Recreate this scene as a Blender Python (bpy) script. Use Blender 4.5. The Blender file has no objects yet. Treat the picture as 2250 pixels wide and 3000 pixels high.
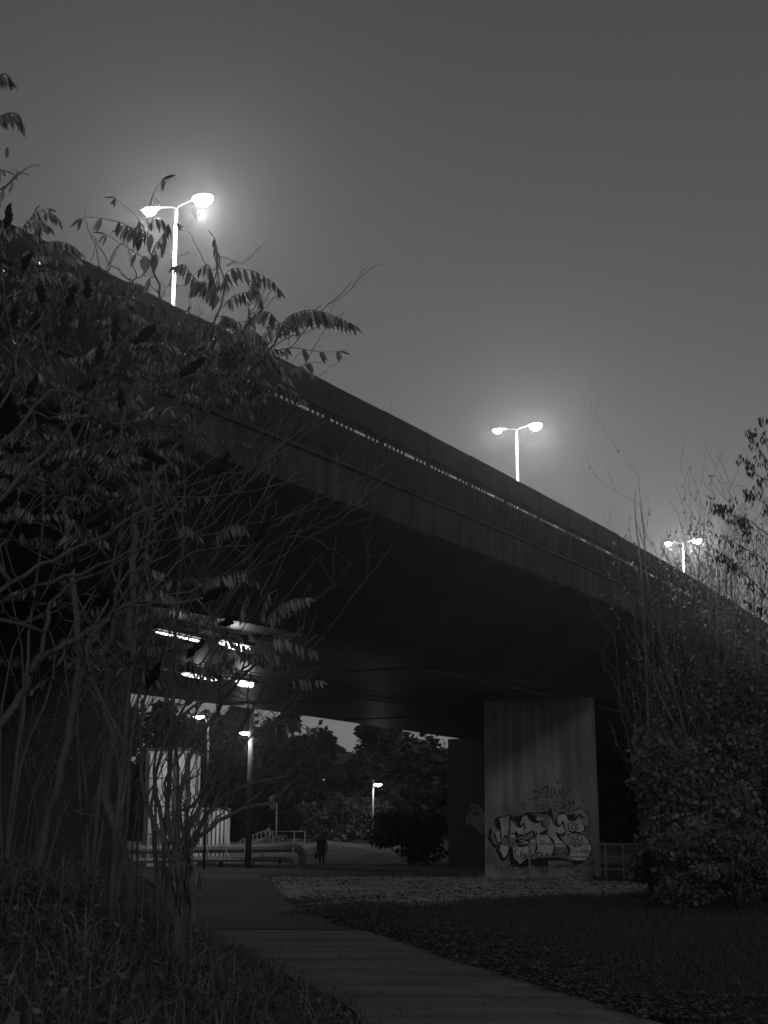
import bpy, bmesh, math, random
import numpy as np
from mathutils import Vector, Matrix, noise
random.seed(7)
rnd = random.random
def ru(a, b): return a + (b - a) * random.random()

# ------------------------------------------------------------------ camera
F, PITCH, EYE = 4200.0, math.atan(950 / 4200.0), 1.6
S = bpy.context.scene
C = S.collection
cam = bpy.data.cameras.new('camera')
camo = bpy.data.objects.new('camera', cam); C.objects.link(camo)
camo.location = (0, 0, EYE)
camo.rotation_euler = (math.pi / 2 + PITCH, 0, 0)
cam.sensor_fit = 'HORIZONTAL'; cam.sensor_width = 24; cam.lens = 24 * F / 2250
cam.clip_end = 3000
cam.dof.use_dof = True; cam.dof.focus_distance = 19; cam.dof.aperture_fstop = 4.0
S.camera = camo

# ------------------------------------------------------------------ world (night sky lit by the town)
W = bpy.data.worlds.new('World'); S.world = W; W.use_nodes = True
nt = W.node_tree; nt.nodes.clear()
out = nt.nodes.new('ShaderNodeOutputWorld'); bg = nt.nodes.new('ShaderNodeBackground')
tc = nt.nodes.new('ShaderNodeTexCoord'); sep = nt.nodes.new('ShaderNodeSeparateXYZ')
rmp = nt.nodes.new('ShaderNodeValToRGB')
nt.links.new(tc.outputs['Generated'], sep.inputs[0]); nt.links.new(sep.outputs['Z'], rmp.inputs[0])
cr = rmp.color_ramp; cr.interpolation = 'B_SPLINE'
for i, (p, v) in enumerate([(0.0, .20), (.18, .165), (.33, .105), (.55, .062), (1.0, .032)]):
    e = cr.elements[i] if i < 2 else cr.elements.new(p)
    e.position = p; e.color = (v, v, v, 1)
nt.links.new(rmp.outputs[0], bg.inputs[0]); bg.inputs[1].default_value = 1.0
nt.links.new(bg.outputs[0], out.inputs[0])

# ------------------------------------------------------------------ faint soft light from behind (town glow), neutral grey
sun = bpy.data.lights.new('sun', 'SUN'); sun.energy = 0.15; sun.angle = math.radians(3)
suno = bpy.data.objects.new('sun', sun); C.objects.link(suno)
suno.rotation_euler = Vector((0.06, 0.96, -0.2)).to_track_quat('-Z', 'Y').to_euler()

S.render.engine = 'CYCLES'
S.cycles.use_denoising = True
S.cycles.max_bounces = 4; S.cycles.diffuse_bounces = 2; S.cycles.glossy_bounces = 2
S.cycles.transmission_bounces = 2; S.cycles.volume_bounces = 0
S.cycles.sample_clamp_indirect = 2
S.cycles.blur_glossy = 1
S.view_settings.view_transform = 'Standard'; S.view_settings.look = 'None'
S.view_settings.exposure = 0; S.view_settings.gamma = 1

# ------------------------------------------------------------------ helpers
def R(u, v, y):
    """world point seen at photo pixel (u,v), y metres ahead"""
    a = (u - 1125) / F; b = -(v - 1500) / F
    d = Vector((a, math.cos(PITCH) - b * math.sin(PITCH), math.sin(PITCH) + b * math.cos(PITCH)))
    return d * (y / d.y) + Vector((0, 0, EYE))
def GR(u, v, z=0):
    a = (u - 1125) / F; b = -(v - 1500) / F
    d = Vector((a, math.cos(PITCH) - b * math.sin(PITCH), math.sin(PITCH) + b * math.cos(PITCH)))
    return d * ((z - EYE) / d.z) + Vector((0, 0, EYE))
TH = math.radians(26.319); SN, CS = math.sin(TH), math.cos(TH)
DV = Vector((SN, CS, 0)); NV = Vector((-CS, SN, 0))       # along the bridge / away across it
def zc(t):
    q = min(t, 60); return 9.4 - .0005 * (60 - q) ** 2
def BP(L, t, z): return Vector((-CS * L + SN * t, SN * L + CS * t, z))
def on_plane(u, v, L=None, t=None):
    a = (u - 1125) / F; b = -(v - 1500) / F
    d = Vector((a, math.cos(PITCH) - b * math.sin(PITCH), math.sin(PITCH) + b * math.cos(PITCH)))
    k = L / d.dot(NV) if L is not None else t / d.dot(DV)
    return d * k + Vector((0, 0, EYE))

def tag(o, label=None, cat=None, group=None, kind=None):
    if label: o['label'] = label
    if cat: o['category'] = cat
    if group: o['group'] = group
    if kind: o['kind'] = kind
    return o
def thing(name, loc, label, cat, group=None):
    o = bpy.data.objects.new(name, None); C.objects.link(o); o.location = loc
    o.empty_display_size = .2
    return tag(o, label, cat, group)

class MB:
    def __init__(s): s.v = []; s.f = []
    def quad(s, a, b, c, d):
        n = len(s.v); s.v += [a, b, c, d]; s.f.append((n, n + 1, n + 2, n + 3))
    def tri(s, a, b, c):
        n = len(s.v); s.v += [a, b, c]; s.f.append((n, n + 1, n + 2))
    def box(s, c, ax, ay, az, hx, hy, hz):
        c = Vector(c); n = len(s.v)
        for i in (-1, 1):
            for j in (-1, 1):
                for k in (-1, 1):
                    s.v.append(c + ax * (hx * i) + ay * (hy * j) + az * (hz * k))
        for q in ((0, 1, 3, 2), (4, 6, 7, 5), (0, 4, 5, 1), (2, 3, 7, 6), (0, 2, 6, 4), (1, 5, 7, 3)):
            s.f.append(tuple(n + i for i in q))
    def abox(s, x0, x1, y0, y1, z0, z1):
        X, Y, Z = Vector((1, 0, 0)), Vector((0, 1, 0)), Vector((0, 0, 1))
        s.box(((x0 + x1) / 2, (y0 + y1) / 2, (z0 + z1) / 2), X, Y, Z, (x1 - x0) / 2, (y1 - y0) / 2, (z1 - z0) / 2)
    def tube(s, pts, rad, sides=5, cap=True):
        m = len(pts); n0 = len(s.v)
        if m < 2: return
        ref = None
        for i, p in enumerate(pts):
            a = pts[max(0, i - 1)]; b = pts[min(m - 1, i + 1)]
            d = (Vector(b) - Vector(a))
            d = d.normalized() if d.length > 1e-9 else Vector((0, 0, 1))
            if ref is None: ref = d.orthogonal().normalized()
            ref = (ref - d * ref.dot(d))
            ref = ref.normalized() if ref.length > 1e-6 else d.orthogonal().normalized()
            w = d.cross(ref)
            r = rad[i] if hasattr(rad, '__len__') else rad
            for k in range(sides):
                an = 2 * math.pi * k / sides
                s.v.append(Vector(p) + ref * (math.cos(an) * r) + w * (math.sin(an) * r))
        for i in range(m - 1):
            for k in range(sides):
                a = n0 + i * sides + k; b = n0 + i * sides + (k + 1) % sides
                s.f.append((a, b, b + sides, a + sides))
        if cap:
            s.f.append(tuple(n0 + k for k in range(sides))[::-1])
            s.f.append(tuple(n0 + (m - 1) * sides + k for k in range(sides)))
    def build(s, name, mat, parent=None, smooth=False, origin=None):
        me = bpy.data.meshes.new(name)
        o0 = Vector(origin) if origin is not None else (parent.matrix_world.translation if parent else Vector((0, 0, 0)))
        if parent is not None and origin is None:
            o0 = Vector(WL(parent))
        me.from_pydata([tuple(Vector(p) - o0) for p in s.v], [], s.f)
        me.materials.append(mat)
        if smooth: me.polygons.foreach_set('use_smooth', [True] * len(me.polygons))
        me.update()
        o = bpy.data.objects.new(name, me); C.objects.link(o)
        if parent is not None: o.parent = parent
        elif origin is not None: o.location = o0
        return o
def WL(o):
    p = Vector(o.location)
    while o.parent: o = o.parent; p += Vector(o.location)
    return p

def smooth_path(pts, sub=3):
    pts = [Vector(p) for p in pts]
    if len(pts) < 3: 
        return [pts[0].lerp(pts[-1], i / 4) for i in range(5)]
    o = []
    P = [pts[0] * 2 - pts[1]] + pts + [pts[-1] * 2 - pts[-2]]
    for i in range(1, len(P) - 2):
        for k in range(sub):
            t = k / sub; a, b, c, d = P[i - 1], P[i], P[i + 1], P[i + 2]
            o.append(.5 * ((2 * b) + (c - a) * t + (2 * a - 5 * b + 4 * c - d) * t * t + (3 * b - a - 3 * c + d) * t ** 3))
    o.append(pts[-1]); return o

# ------------------------------------------------------------------ materials (all neutral grey: the photograph is black and white)
def mat(name, base, rough=.8, var=.0, scale=3.0, var2=0., scale2=30., bump=0., bscale=20., island=0., spec=.3,
        trans=0., stretch=(1, 1, 1), streak=0., metal=0.):
    m = bpy.data.materials.new(name); m.use_nodes = True
    t = m.node_tree; N = t.nodes; K = t.links
    b = N['Principled BSDF']; b.inputs['Roughness'].default_value = rough
    b.inputs['Specular IOR Level'].default_value = spec; b.inputs['Metallic'].default_value = metal
    tcn = N.new('ShaderNodeTexCoord'); mp = N.new('ShaderNodeMapping'); K.new(tcn.outputs['Object'], mp.inputs[0])
    mp.inputs['Scale'].default_value = stretch
    cur = None
    def fac(src, amount, cur):
        mr = N.new('ShaderNodeMapRange'); K.new(src, mr.inputs[0])
        mr.inputs[1].default_value = .3; mr.inputs[2].default_value = .7
        mr.inputs[3].default_value = 1 - amount; mr.inputs[4].default_value = 1 + amount
        if cur is None: return mr.outputs[0]
        mu = N.new('ShaderNodeMath'); mu.operation = 'MULTIPLY'; K.new(cur, mu.inputs[0]); K.new(mr.outputs[0], mu.inputs[1])
        return mu.outputs[0]
    for a, sc in ((var, scale), (var2, scale2)):
        if a:
            n = N.new('ShaderNodeTexNoise'); n.inputs['Scale'].default_value = sc; n.inputs['Detail'].default_value = 6
            K.new(mp.outputs[0], n.inputs[0]); cur = fac(n.outputs[0], a, cur)
    if streak:
        mp2 = N.new('ShaderNodeMapping'); mp2.inputs['Scale'].default_value = (2.2, 2.2, .12); K.new(tcn.outputs['Object'], mp2.inputs[0])
        n = N.new('ShaderNodeTexNoise'); n.inputs['Scale'].default_value = 1.6; n.inputs['Detail'].default_value = 5
        K.new(mp2.outputs[0], n.inputs[0]); cur = fac(n.outputs[0], streak, cur)
    if island:
        g = N.new('ShaderNodeNewGeometry'); mr = N.new('ShaderNodeMapRange'); K.new(g.outputs['Random Per Island'], mr.inputs[0])
        mr.inputs[3].default_value = 1 - island; mr.inputs[4].default_value = 1 + island
        if cur is None: cur = mr.outputs[0]
        else:
            mu = N.new('ShaderNodeMath'); mu.operation = 'MULTIPLY'; K.new(cur, mu.inputs[0]); K.new(mr.outputs[0], mu.inputs[1]); cur = mu.outputs[0]
    if cur is not None:
        mu = N.new('ShaderNodeMath'); mu.operation = 'MULTIPLY'; mu.inputs[1].default_value = base; K.new(cur, mu.inputs[0])
        cb = N.new('ShaderNodeCombineColor'); [K.new(mu.outputs[0], cb.inputs[i]) for i in range(3)]
        K.new(cb.outputs[0], b.inputs['Base Color']); col = cb.outputs[0]
    else:
        b.inputs['Base Color'].default_value = (base,) * 3 + (1,); col = None
    if bump:
        n = N.new('ShaderNodeTexNoise'); n.inputs['Scale'].default_value = bscale; n.inputs['Detail'].default_value = 5
        K.new(mp.outputs[0], n.inputs[0]); bp = N.new('ShaderNodeBump'); bp.inputs['Strength'].default_value = bump
        bp.inputs['Distance'].default_value = .02; K.new(n.outputs[0], bp.inputs['Height']); K.new(bp.outputs[0], b.inputs['Normal'])
    if trans:
        tr = N.new('ShaderNodeBsdfTranslucent')
        if col is not None: K.new(col, tr.inputs[0])
        else: tr.inputs[0].default_value = (base,) * 3 + (1,)
        mx = N.new('ShaderNodeMixShader'); mx.inputs[0].default_value = trans
        K.new(b.outputs[0], mx.inputs[1]); K.new(tr.outputs[0], mx.inputs[2]); K.new(mx.outputs[0], N['Material Output'].inputs[0])
    return m
def emit(name, s):
    m = bpy.data.materials.new(name); m.use_nodes = True
    b = m.node_tree.nodes['Principled BSDF']; b.inputs['Base Color'].default_value = (.8, .8, .8, 1)
    b.inputs['Emission Color'].default_value = (1, 1, 1, 1); b.inputs['Emission Strength'].default_value = s
    return m
M = dict(
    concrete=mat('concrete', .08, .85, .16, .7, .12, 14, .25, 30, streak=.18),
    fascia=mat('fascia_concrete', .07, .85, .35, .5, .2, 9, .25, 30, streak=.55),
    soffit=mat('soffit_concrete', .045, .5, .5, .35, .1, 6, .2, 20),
    pier=mat('pier_concrete', .29, .85, .3, .45, .1, 12, .2, 30, streak=.3),
    pale=mat('pale_concrete', .55, .8, .1, .8, .05, 10, streak=.1),
    board=mat('barrier_board', .026, .7, .4, .8, .1, 7, .2, 10),
    panel=mat('parapet_panel', .032, .7, .5, 1.2, .1, 9),
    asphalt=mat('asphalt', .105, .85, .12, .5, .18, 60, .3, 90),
    asphalt2=mat('worn_asphalt_shadow_streaks', .25, .85, .42, .9, .3, 16, .35, 80, stretch=(.5, 1.7, 1)),  # stretched streaks paint in plant shadows; paler tone also carries skylight
    gravel=mat('gravel', .5, .95, .45, .8, .6, 7, .8, 25, stretch=(.6, 1.5, 1)),  # raised base colour stands in for light falling on this patch
    soil=mat('grassy_soil', .05, .95, .4, .7, .5, 10, .8, 20),
    verge=mat('dry_verge_grass', .16, .95, .45, .5, .4, 5, .8, 20),
    litter=mat('fallen_leaf', .13, .8, island=.8, trans=.1),
    grass=mat('grass_blade', .11, .7, island=.7, trans=.25, spec=.4),
    dgrass=mat('dry_grass', .22, .65, .5, .8, island=.7, trans=.3, spec=.5),
    leaf=mat('sumac_leaf', .24, .36, .6, 1.1, island=.85, trans=.2, spec=.6),
    bushleaf=mat('bush_leaf', .2, .6, .45, .9, island=.6, trans=.2, spec=.4),
    palleaf=mat('pale_leaf', .45, .6, island=.5, trans=.3, spec=.5),
    farleaf=mat('far_leaf', .07, .8, .4, .8, island=.6, trans=.15),
    darkleaf=mat('dark_leaf', .025, .8, .3, .8, island=.5, trans=.15),
    bark=mat('bark', .15, .75, .3, 2., .25, 30, .5, 40, spec=.4),
    stembark=mat('stem_bark', .17, .7, .3, 2., .25, 30, .3, 40, spec=.5),
    twig=mat('twig_bark', .18, .7, .3, 2., spec=.4),
    darkbark=mat('dark_bark', .05, .85, .3, 2.),
    fruit=mat('sumac_fruit', .012, .9, .3, 30, bump=.8, bscale=60),
    keys=mat('ash_keys', .045, .8, island=.4, trans=.15),
    metal=mat('galvanised_metal', .22, .5, .12, 3, spec=.5),
    rail=mat('painted_rail', .27, .55, .2, 4, spec=.5),
    darkmetal=mat('dark_metal', .05, .5, .2, 4),
    pipe=mat('pipe_cladding', .24, .45, .15, 1.5, spec=.6),
    white=mat('white_cladding', .7, .6, .2, 1, streak=.2),
    cloth=mat('dark_clothing', .012, .9, .2, 5),
    skin=mat('skin', .22, .6), hair=mat('hair', .015, .8),
    paint=mat('graffiti_fill', .6, .7, .35, 1.6, .25, 9),
    paintold=mat('graffiti_old_fill', .13, .7, .3, 2, .1, 12),
    paintdim=mat('graffiti_dim_fill', .24, .7, .25, 2, .1, 12),
    ink=mat('graffiti_outline', .02, .6, .3, 5),
    ink2=mat('graffiti_faded_outline', .09, .7, .3, 5),
)
E_STRIP = emit('strip_lamp_light', 6); E_LENS = emit('lamp_lens_light', 60); E_WIN = emit('lit_window', 1.2)

# ------------------------------------------------------------------ ground
right_edge = [GR(*p) for p in ((2400, 3180), (1932, 3000), (1713, 2930), (1481, 2857), (1309, 2807), (1150, 2753), (998, 2710), (859, 2648), (811, 2606), (745, 2555))]
left_pts = [(1130, 3180), (1067, 3000), (1005, 2939), (873, 2877), (748, 2807), (645, 2764)]
left_edge = [GR(*p) for p in left_pts] + [Vector((-3.9, 28, 0)), Vector((-5.7, 37.5, 0)), Vector((-7.0, 46, 0)), Vector((-11, 66, 0))]
def interp_edge(edge, y):
    e = sorted(edge, key=lambda p: p.y)
    if y <= e[0].y: return e[0].x + (y - e[0].y) * (e[1].x - e[0].x) / (e[1].y - e[0].y)
    for a, b in zip(e, e[1:]):
        if y <= b.y: return a.x + (b.x - a.x) * (y - a.y) / (b.y - a.y)
    return e[-1].x
def sm(x): x = max(0, min(1, x)); return x * x * (3 - 2 * x)
def gz(x, y):
    d = interp_edge(left_edge, y) - x - .1
    h = 0
    if d > 0:
        h = 1.15 * sm(d / 3.0) * (1 - sm((y - 22) / 16)) + .08 * sm(d / .5) * noise.noise(Vector((x * .9, y * .9, 0)))
    dr = x - interp_edge(right_edge, y)
    if dr > 0: h += .05 * sm(dr / 2) * noise.noise(Vector((x * .5, y * .4, 5))) + .02 * sm(dr)
    if y > 60: h += .02 * sm((y - 60) / 5)
    return h
def grid_ground():
    xs = list(np.arange(-14, 14.01, .35)); ys = list(np.arange(2, 46, .4)) + list(np.arange(46, 90, 2))
    xs = [-1500, -600, -250, -120, -60, -35, -22] + xs + [22, 35, 60, 120, 250, 600, 1500]
    ys = [-300, -60, -15] + ys + [110, 150, 220, 400, 800, 1800]
    mb = MB(); nx = len(xs)
    for y in ys:
        for x in xs:
            z = gz(x, y) if -14.1 <= x <= 14.1 and 2 <= y < 90 else (gz(max(-14, min(14, x)), min(y, 89)) if y >= 2 else gz(max(-14, min(14, x)), 2))
            mb.v.append(Vector((x, y, z - .03)))
    for j in range(len(ys) - 1):
        for i in range(nx - 1):
            a = j * nx + i; mb.f.append((a, a + 1, a + nx + 1, a + nx))
    return mb
tag(grid_ground().build('ground', M['soil'], smooth=True), 'dark uneven grassy ground around the path and under the bridge', kind='structure')

def strip(name, m, ys, lf, rf, z, wob=0):
    mb = MB()
    n = 10
    for y in ys:
        a, b = lf(y), rf(y)
        for k in range(n + 1):
            w = (wob * (noise.noise(Vector((y * 2.1, k * 9., 3))) if k in (0, n) else 0))
            mb.v.append(Vector((a + (b - a) * k / n + w, y, z)))
    for j in range(len(ys) - 1):
        for k in range(n):
            q = j * (n + 1) + k; mb.f.append((q, q + 1, q + n + 2, q + n + 1))
    return mb.build(name, m)
YB = 26.0  # tone step: surface change plus the painted edge of the bridge shadow
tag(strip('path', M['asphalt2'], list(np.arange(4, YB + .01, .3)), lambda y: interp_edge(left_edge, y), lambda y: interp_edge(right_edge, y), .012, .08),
    'pale worn asphalt of the near part of the footpath, plant shadow streaks painted in', kind='structure')
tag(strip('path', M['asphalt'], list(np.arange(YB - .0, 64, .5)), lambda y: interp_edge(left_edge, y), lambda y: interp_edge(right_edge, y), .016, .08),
    'darker smooth asphalt of the far part of the footpath, bridge shade in its tone', kind='structure')
gp = [GR(*p) for p in ((745, 2557), (811, 2606), (859, 2648), (940, 2690), (1100, 2672), (1300, 2655), (1500, 2640), (1700, 2628), (1950, 2622), (2100, 2600), (1750, 2588), (1400, 2576), (1000, 2562))]
mb = MB()
# gravel: triangulated fan sampled as strips between y rows
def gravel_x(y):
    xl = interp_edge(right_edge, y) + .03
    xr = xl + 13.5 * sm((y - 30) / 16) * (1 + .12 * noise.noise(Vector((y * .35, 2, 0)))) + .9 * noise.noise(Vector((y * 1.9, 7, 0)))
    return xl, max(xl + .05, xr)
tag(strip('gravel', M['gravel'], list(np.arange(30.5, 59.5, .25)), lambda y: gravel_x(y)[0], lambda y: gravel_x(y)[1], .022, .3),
    'gravel littered with leaves between path, kerb and railing, patch of light in its pale colour', kind='structure')

mb = MB()
for j, (y, z) in enumerate(((87, -.02), (90, .25), (94, .85), (98, 1.2), (108, 1.3))):
    for i in range(31):
        x = -22 + i * 1.3; mb.v.append(Vector((x, y + .8 * noise.noise(Vector((x * .3, j, 2))), z * (1 + .25 * noise.noise(Vector((x * .4, j * .7, 7)))))))
for j in range(4):
    for i in range(30): a = j * 31 + i; mb.f.append((a, a + 1, a + 32, a + 31))
tag(mb.build('verge', M['verge'], smooth=True), 'rising grassy verge beyond the bridge behind the walking person', kind='structure')
# kerb: low dark edging
kp = [GR(470, 2529), GR(572, 2534), GR(938, 2549), GR(1350, 2563), GR(1560, 2574), GR(2100, 2590)]
kp = smooth_path(kp, 4)
mb = MB()
for a, b in zip(kp, kp[1:]):
    d = (b - a).normalized(); n = Vector((-d.y, d.x, 0))
    mb.box((a + b) / 2 + Vector((0, 0, .07)), d, n, Vector((0, 0, 1)), (b - a).length / 2 - .012, .09, .085)
tag(mb.build('kerb', M['darkmetal']), 'low dark kerb along the far edge of the gravel', kind='structure')

# ------------------------------------------------------------------ the bridge
bridge = thing('road_bridge', BP(24, 40, 0), 'long dark concrete road bridge crossing overhead on broad piers', 'bridge')
TS = [-40, -20, -5] + list(np.arange(0, 70, 3)) + [75, 85, 100, 130, 170, 230, 300]
def extrude(profile, name, m, ts=TS, closed=True):
    mb = MB(); n = len(profile)
    for t in ts:
        for (L, dz) in profile: mb.v.append(BP(L, t, zc(t) + dz))
    for j in range(len(ts) - 1):
        for k in range(n if closed else n - 1):
            a = j * n + k; b = j * n + (k + 1) % n
            mb.f.append((a, b, b + n, a + n))
    if closed:
        mb.f.append(tuple(range(n))[::-1]); mb.f.append(tuple((len(ts) - 1) * n + k for k in range(n)))
    return mb.build(name, m, bridge)
# deck slab of each carriageway: cantilever wing rising from the flat soffit
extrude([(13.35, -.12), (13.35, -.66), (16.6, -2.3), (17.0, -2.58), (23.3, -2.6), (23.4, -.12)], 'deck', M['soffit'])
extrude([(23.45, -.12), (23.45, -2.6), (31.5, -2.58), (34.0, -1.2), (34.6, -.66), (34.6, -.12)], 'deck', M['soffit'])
# edge beam (fascia) in cast lengths
def fascia(L0, L1, sgn):
    t = -12.
    while t < 120:
        w = 5.0 if t < 60 else 10
        ts = [t + .012, t + w / 2, t + w - .012]
        extrude([(L0, .0), (L0, -.70), (L0 + .06 * sgn, -.74), (L1, -.74), (L1, .06), (L0 + .05 * sgn, .06)], 'edge_beam', M['fascia'], ts)
        t += w
fascia(13.0, 13.34, 1); fascia(34.95, 34.61, -1)
extrude([(12.93, .03), (12.93, .09), (13.3, .10), (13.3, .064)], 'cornice_ledge', M['concrete'])
# parapet: ribbed solid panels, a slot of bars, and boards above
Z = Vector((0, 0, 1))
def parapet(L, t0, t1, sg=1, boards=True):
    t = t0; k = 0
    while t < t1:
        w = 2.4; c = zc(t + w / 2)
        sl = (zc(t + w) - zc(t)) / w
        ad = (DV + Z * sl).normalized()
        base = BP(L, t + w / 2, c)
        mb = MB()
        mb.box(base + Z * .5, ad, NV, Z, w / 2 - .012, .02, .395)
        for q in range(12):
            dt = -w / 2 + .1 + q * .2
            mb.box(base + ad * dt - NV * (.035 * sg) + Z * .49, ad, NV, Z, .028, .0145, .355)
        mb.build('parapet_panel', M['panel'], bridge)
        mb = MB()
        for q in range(12):
            dt = -w / 2 + .1 + q * .2
            if q in (0, 6, 7): continue
            mb.box(base + ad * dt + Z * .955, ad, NV, Z, .045 if t < 38 else .06, .006, .1)
        for zz in (.861, 1.049): mb.box(base + Z * zz, ad, NV, Z, w / 2 - .003, .009, .012)
        mb.box(base + ad * (-w / 2) + Z * .5, ad, NV, Z, .028, .05, .47)
        mb.build('parapet_bars', M['panel'], bridge)
        if boards:
            j = ru(-.012, .012)
            mb = MB()
            mb.box(base + Z * (1.3 + j), ad, NV, Z, w / 2 - .004, .03, .315)
            mb.box(base + Z * (1.63 + j), ad, NV, Z, w / 2 - .004, .05, .028)
            for dz in (1.15, 1.33, 1.5):
                mb.box(base - NV * (.036 * sg) + Z * (dz + j), ad, NV, Z, w / 2 - .006, .005, .07)
            mb.box(base + ad * (-w / 2) + Z * 1.33 - NV * (.05 * sg), ad, NV, Z, .035, .03, .275)
            mb.build('barrier_board', M['board'], bridge)
        t += w; k += 1
parapet(13.12, 9.6, 91, 1)
extrude([(13.02, 1.055), (13.02, 1.09), (13.22, 1.09), (13.22, 1.055)], 'hand_rail', M['board'], [9.6] + list(range(12, 91, 3)))
extrude([(34.6, 0.061), (34.6, 1.1), (34.7, 1.1), (34.7, .061)], 'far_parapet', M['board'])
extrude([(23.0, -.1), (23.0, .7), (23.25, .7), (23.25, -.1)], 'median_guard', M['board'])
# piers
def pier(L0, L1, t, T, m, z0=-.3, name='pier'):
    mb = MB(); zt = zc(t) - 2.58
    prof = [(L0 - .06, z0), (L1 + .06, z0), (L1, zt), (L0, zt)]
    ring = []
    for tt in (t, t + T):
        for (L, z) in prof: mb.v.append(BP(L, tt, z))
    mb.f += [(0, 1, 2, 3), (7, 6, 5, 4), (0, 4, 5, 1), (1, 5, 6, 2), (2, 6, 7, 3), (3, 7, 4, 0)]
    me_o = mb.build(name, m, bridge)
    bv = me_o.modifiers.new('b', 'BEVEL'); bv.width = .04; bv.segments = 2
    return me_o
TP = 52.5
p1 = pier(17.28, 21.6, TP, .65, M['pier']); p1['label'] = 'pale pier covered in graffiti'
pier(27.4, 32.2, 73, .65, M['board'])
pier(17.15, 22.6, 22.7, .65, M['concrete'])
# formwork joints on the graffiti pier
# soffit cross beams and service conduits
for t in np.arange(-8, 110, 9.5):
    for (La, Lb) in ((17.05, 23.2), (24.8, 31.4)):
        a = BP(La, t, zc(t) - 2.6); b = BP(Lb, t, zc(t) - 2.6)
        mb = MB(); mb.box((a + b) / 2 , DV, NV, Z, .06, (Lb - La) / 2, .014)
        mb.build('soffit_joint', M['darkmetal'], bridge)
for L in (18.1, 24.75):
    mb = MB(); mb.tube([BP(L, t, zc(t) - 2.66) for t in TS if -10 < t < 120], .035, 6); mb.build('conduit', M['rail'], bridge)

# ------------------------------------------------------------------ graffiti, painted on the front pier (thin paint films)
off = -DV * .006
def PF(cx, cy, t=TP, o=off):                       # trace coordinates of the painted area -> the pier face
    return on_plane(1400 + cx * .2411, 2250 + cy * .2411, t=t) + o
def ribbon(mb, pts, w, t=TP, o=off, sub=4):
    P = smooth_path([PF(x, y, t, o) for x, y in pts], sub)
    n = len(P); L_, R_ = [], []
    for i, p in enumerate(P):
        d = (P[min(n - 1, i + 1)] - P[max(0, i - 1)]).normalized(); s_ = d.cross(DV).normalized()
        ww = w * .5 * (0.75 + .35 * math.sin(i * .9)) * (.6 if i in (0, n - 1) else 1)
        L_.append(p + s_ * ww); R_.append(p - s_ * ww)
    b = len(mb.v); mb.v += L_ + R_
    for i in range(n - 1): mb.f.append((b + i, b + i + 1, b + n + i + 1, b + n + i))
def poly(mb, pts, t=TP, o=off):
    P = [PF(x, y, t, o) for x, y in pts]; b = len(mb.v); mb.v += P; mb.f.append(tuple(range(b, b + len(P))))
fill = MB()
for pts in (
    [(235, 605), (390, 575), (385, 690), (400, 800), (345, 830), (300, 900), (270, 920), (205, 810), (225, 780), (270, 770), (272, 700)],
    [(290, 930), (400, 960), (350, 1070), (310, 1100), (275, 1050), (270, 980)],
    [(420, 590), (440, 640), (500, 710), (560, 670), (580, 800), (480, 830), (400, 860), (395, 700)],
    [(500, 690), (530, 610), (590, 560), (640, 630), (700, 660), (690, 600), (790, 600), (800, 680), (845, 745), (790, 790), (860, 820), (920, 900), (930, 960), (560, 940), (500, 870), (680, 850), (670, 760), (575, 800), (560, 680)],
    [(560, 950), (925, 960), (900, 1090), (640, 1100), (520, 1160), (470, 1150), (430, 1080), (420, 960)],
    [(855, 590), (880, 600), (920, 690), (980, 700), (1020, 650), (1060, 780), (960, 800), (1090, 960), (925, 960), (920, 880), (850, 800)],
    [(960, 680), (960, 590), (1010, 550), (1070, 570), (1110, 640), (1180, 650), (1240, 580), (1290, 700), (1300, 760), (1180, 800), (1090, 820), (1010, 820), (1065, 790), (1030, 650)],
    [(1000, 830), (1180, 795), (1290, 820), (1350, 880), (1385, 990), (1350, 1080), (1290, 1130), (1090, 1100), (1115, 1020), (1090, 950)],
    [(1160, 540), (1220, 505), (1300, 520), (1350, 590), (1350, 660), (1300, 700), (1260, 610), (1230, 550)],
): poly(fill, pts)
fill.build('graffiti_fill', M['paint'], p1)
for pts in ([(100, 960), (170, 970), (210, 1080), (270, 1180), (250, 1290), (180, 1200), (110, 1190), (90, 1080)],
            [(600, 540), (850, 560), (840, 600), (700, 590)], [(420, 575), (520, 535), (570, 545), (500, 600)]):
    dim = MB(); poly(dim, pts, o=off * .7); dim.build('graffiti_shade', M['paintdim'], p1)
ink = MB(); o2 = off * 1.6
def rb(pts, w): ribbon(ink, pts, w * 1.4, o=o2)
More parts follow.
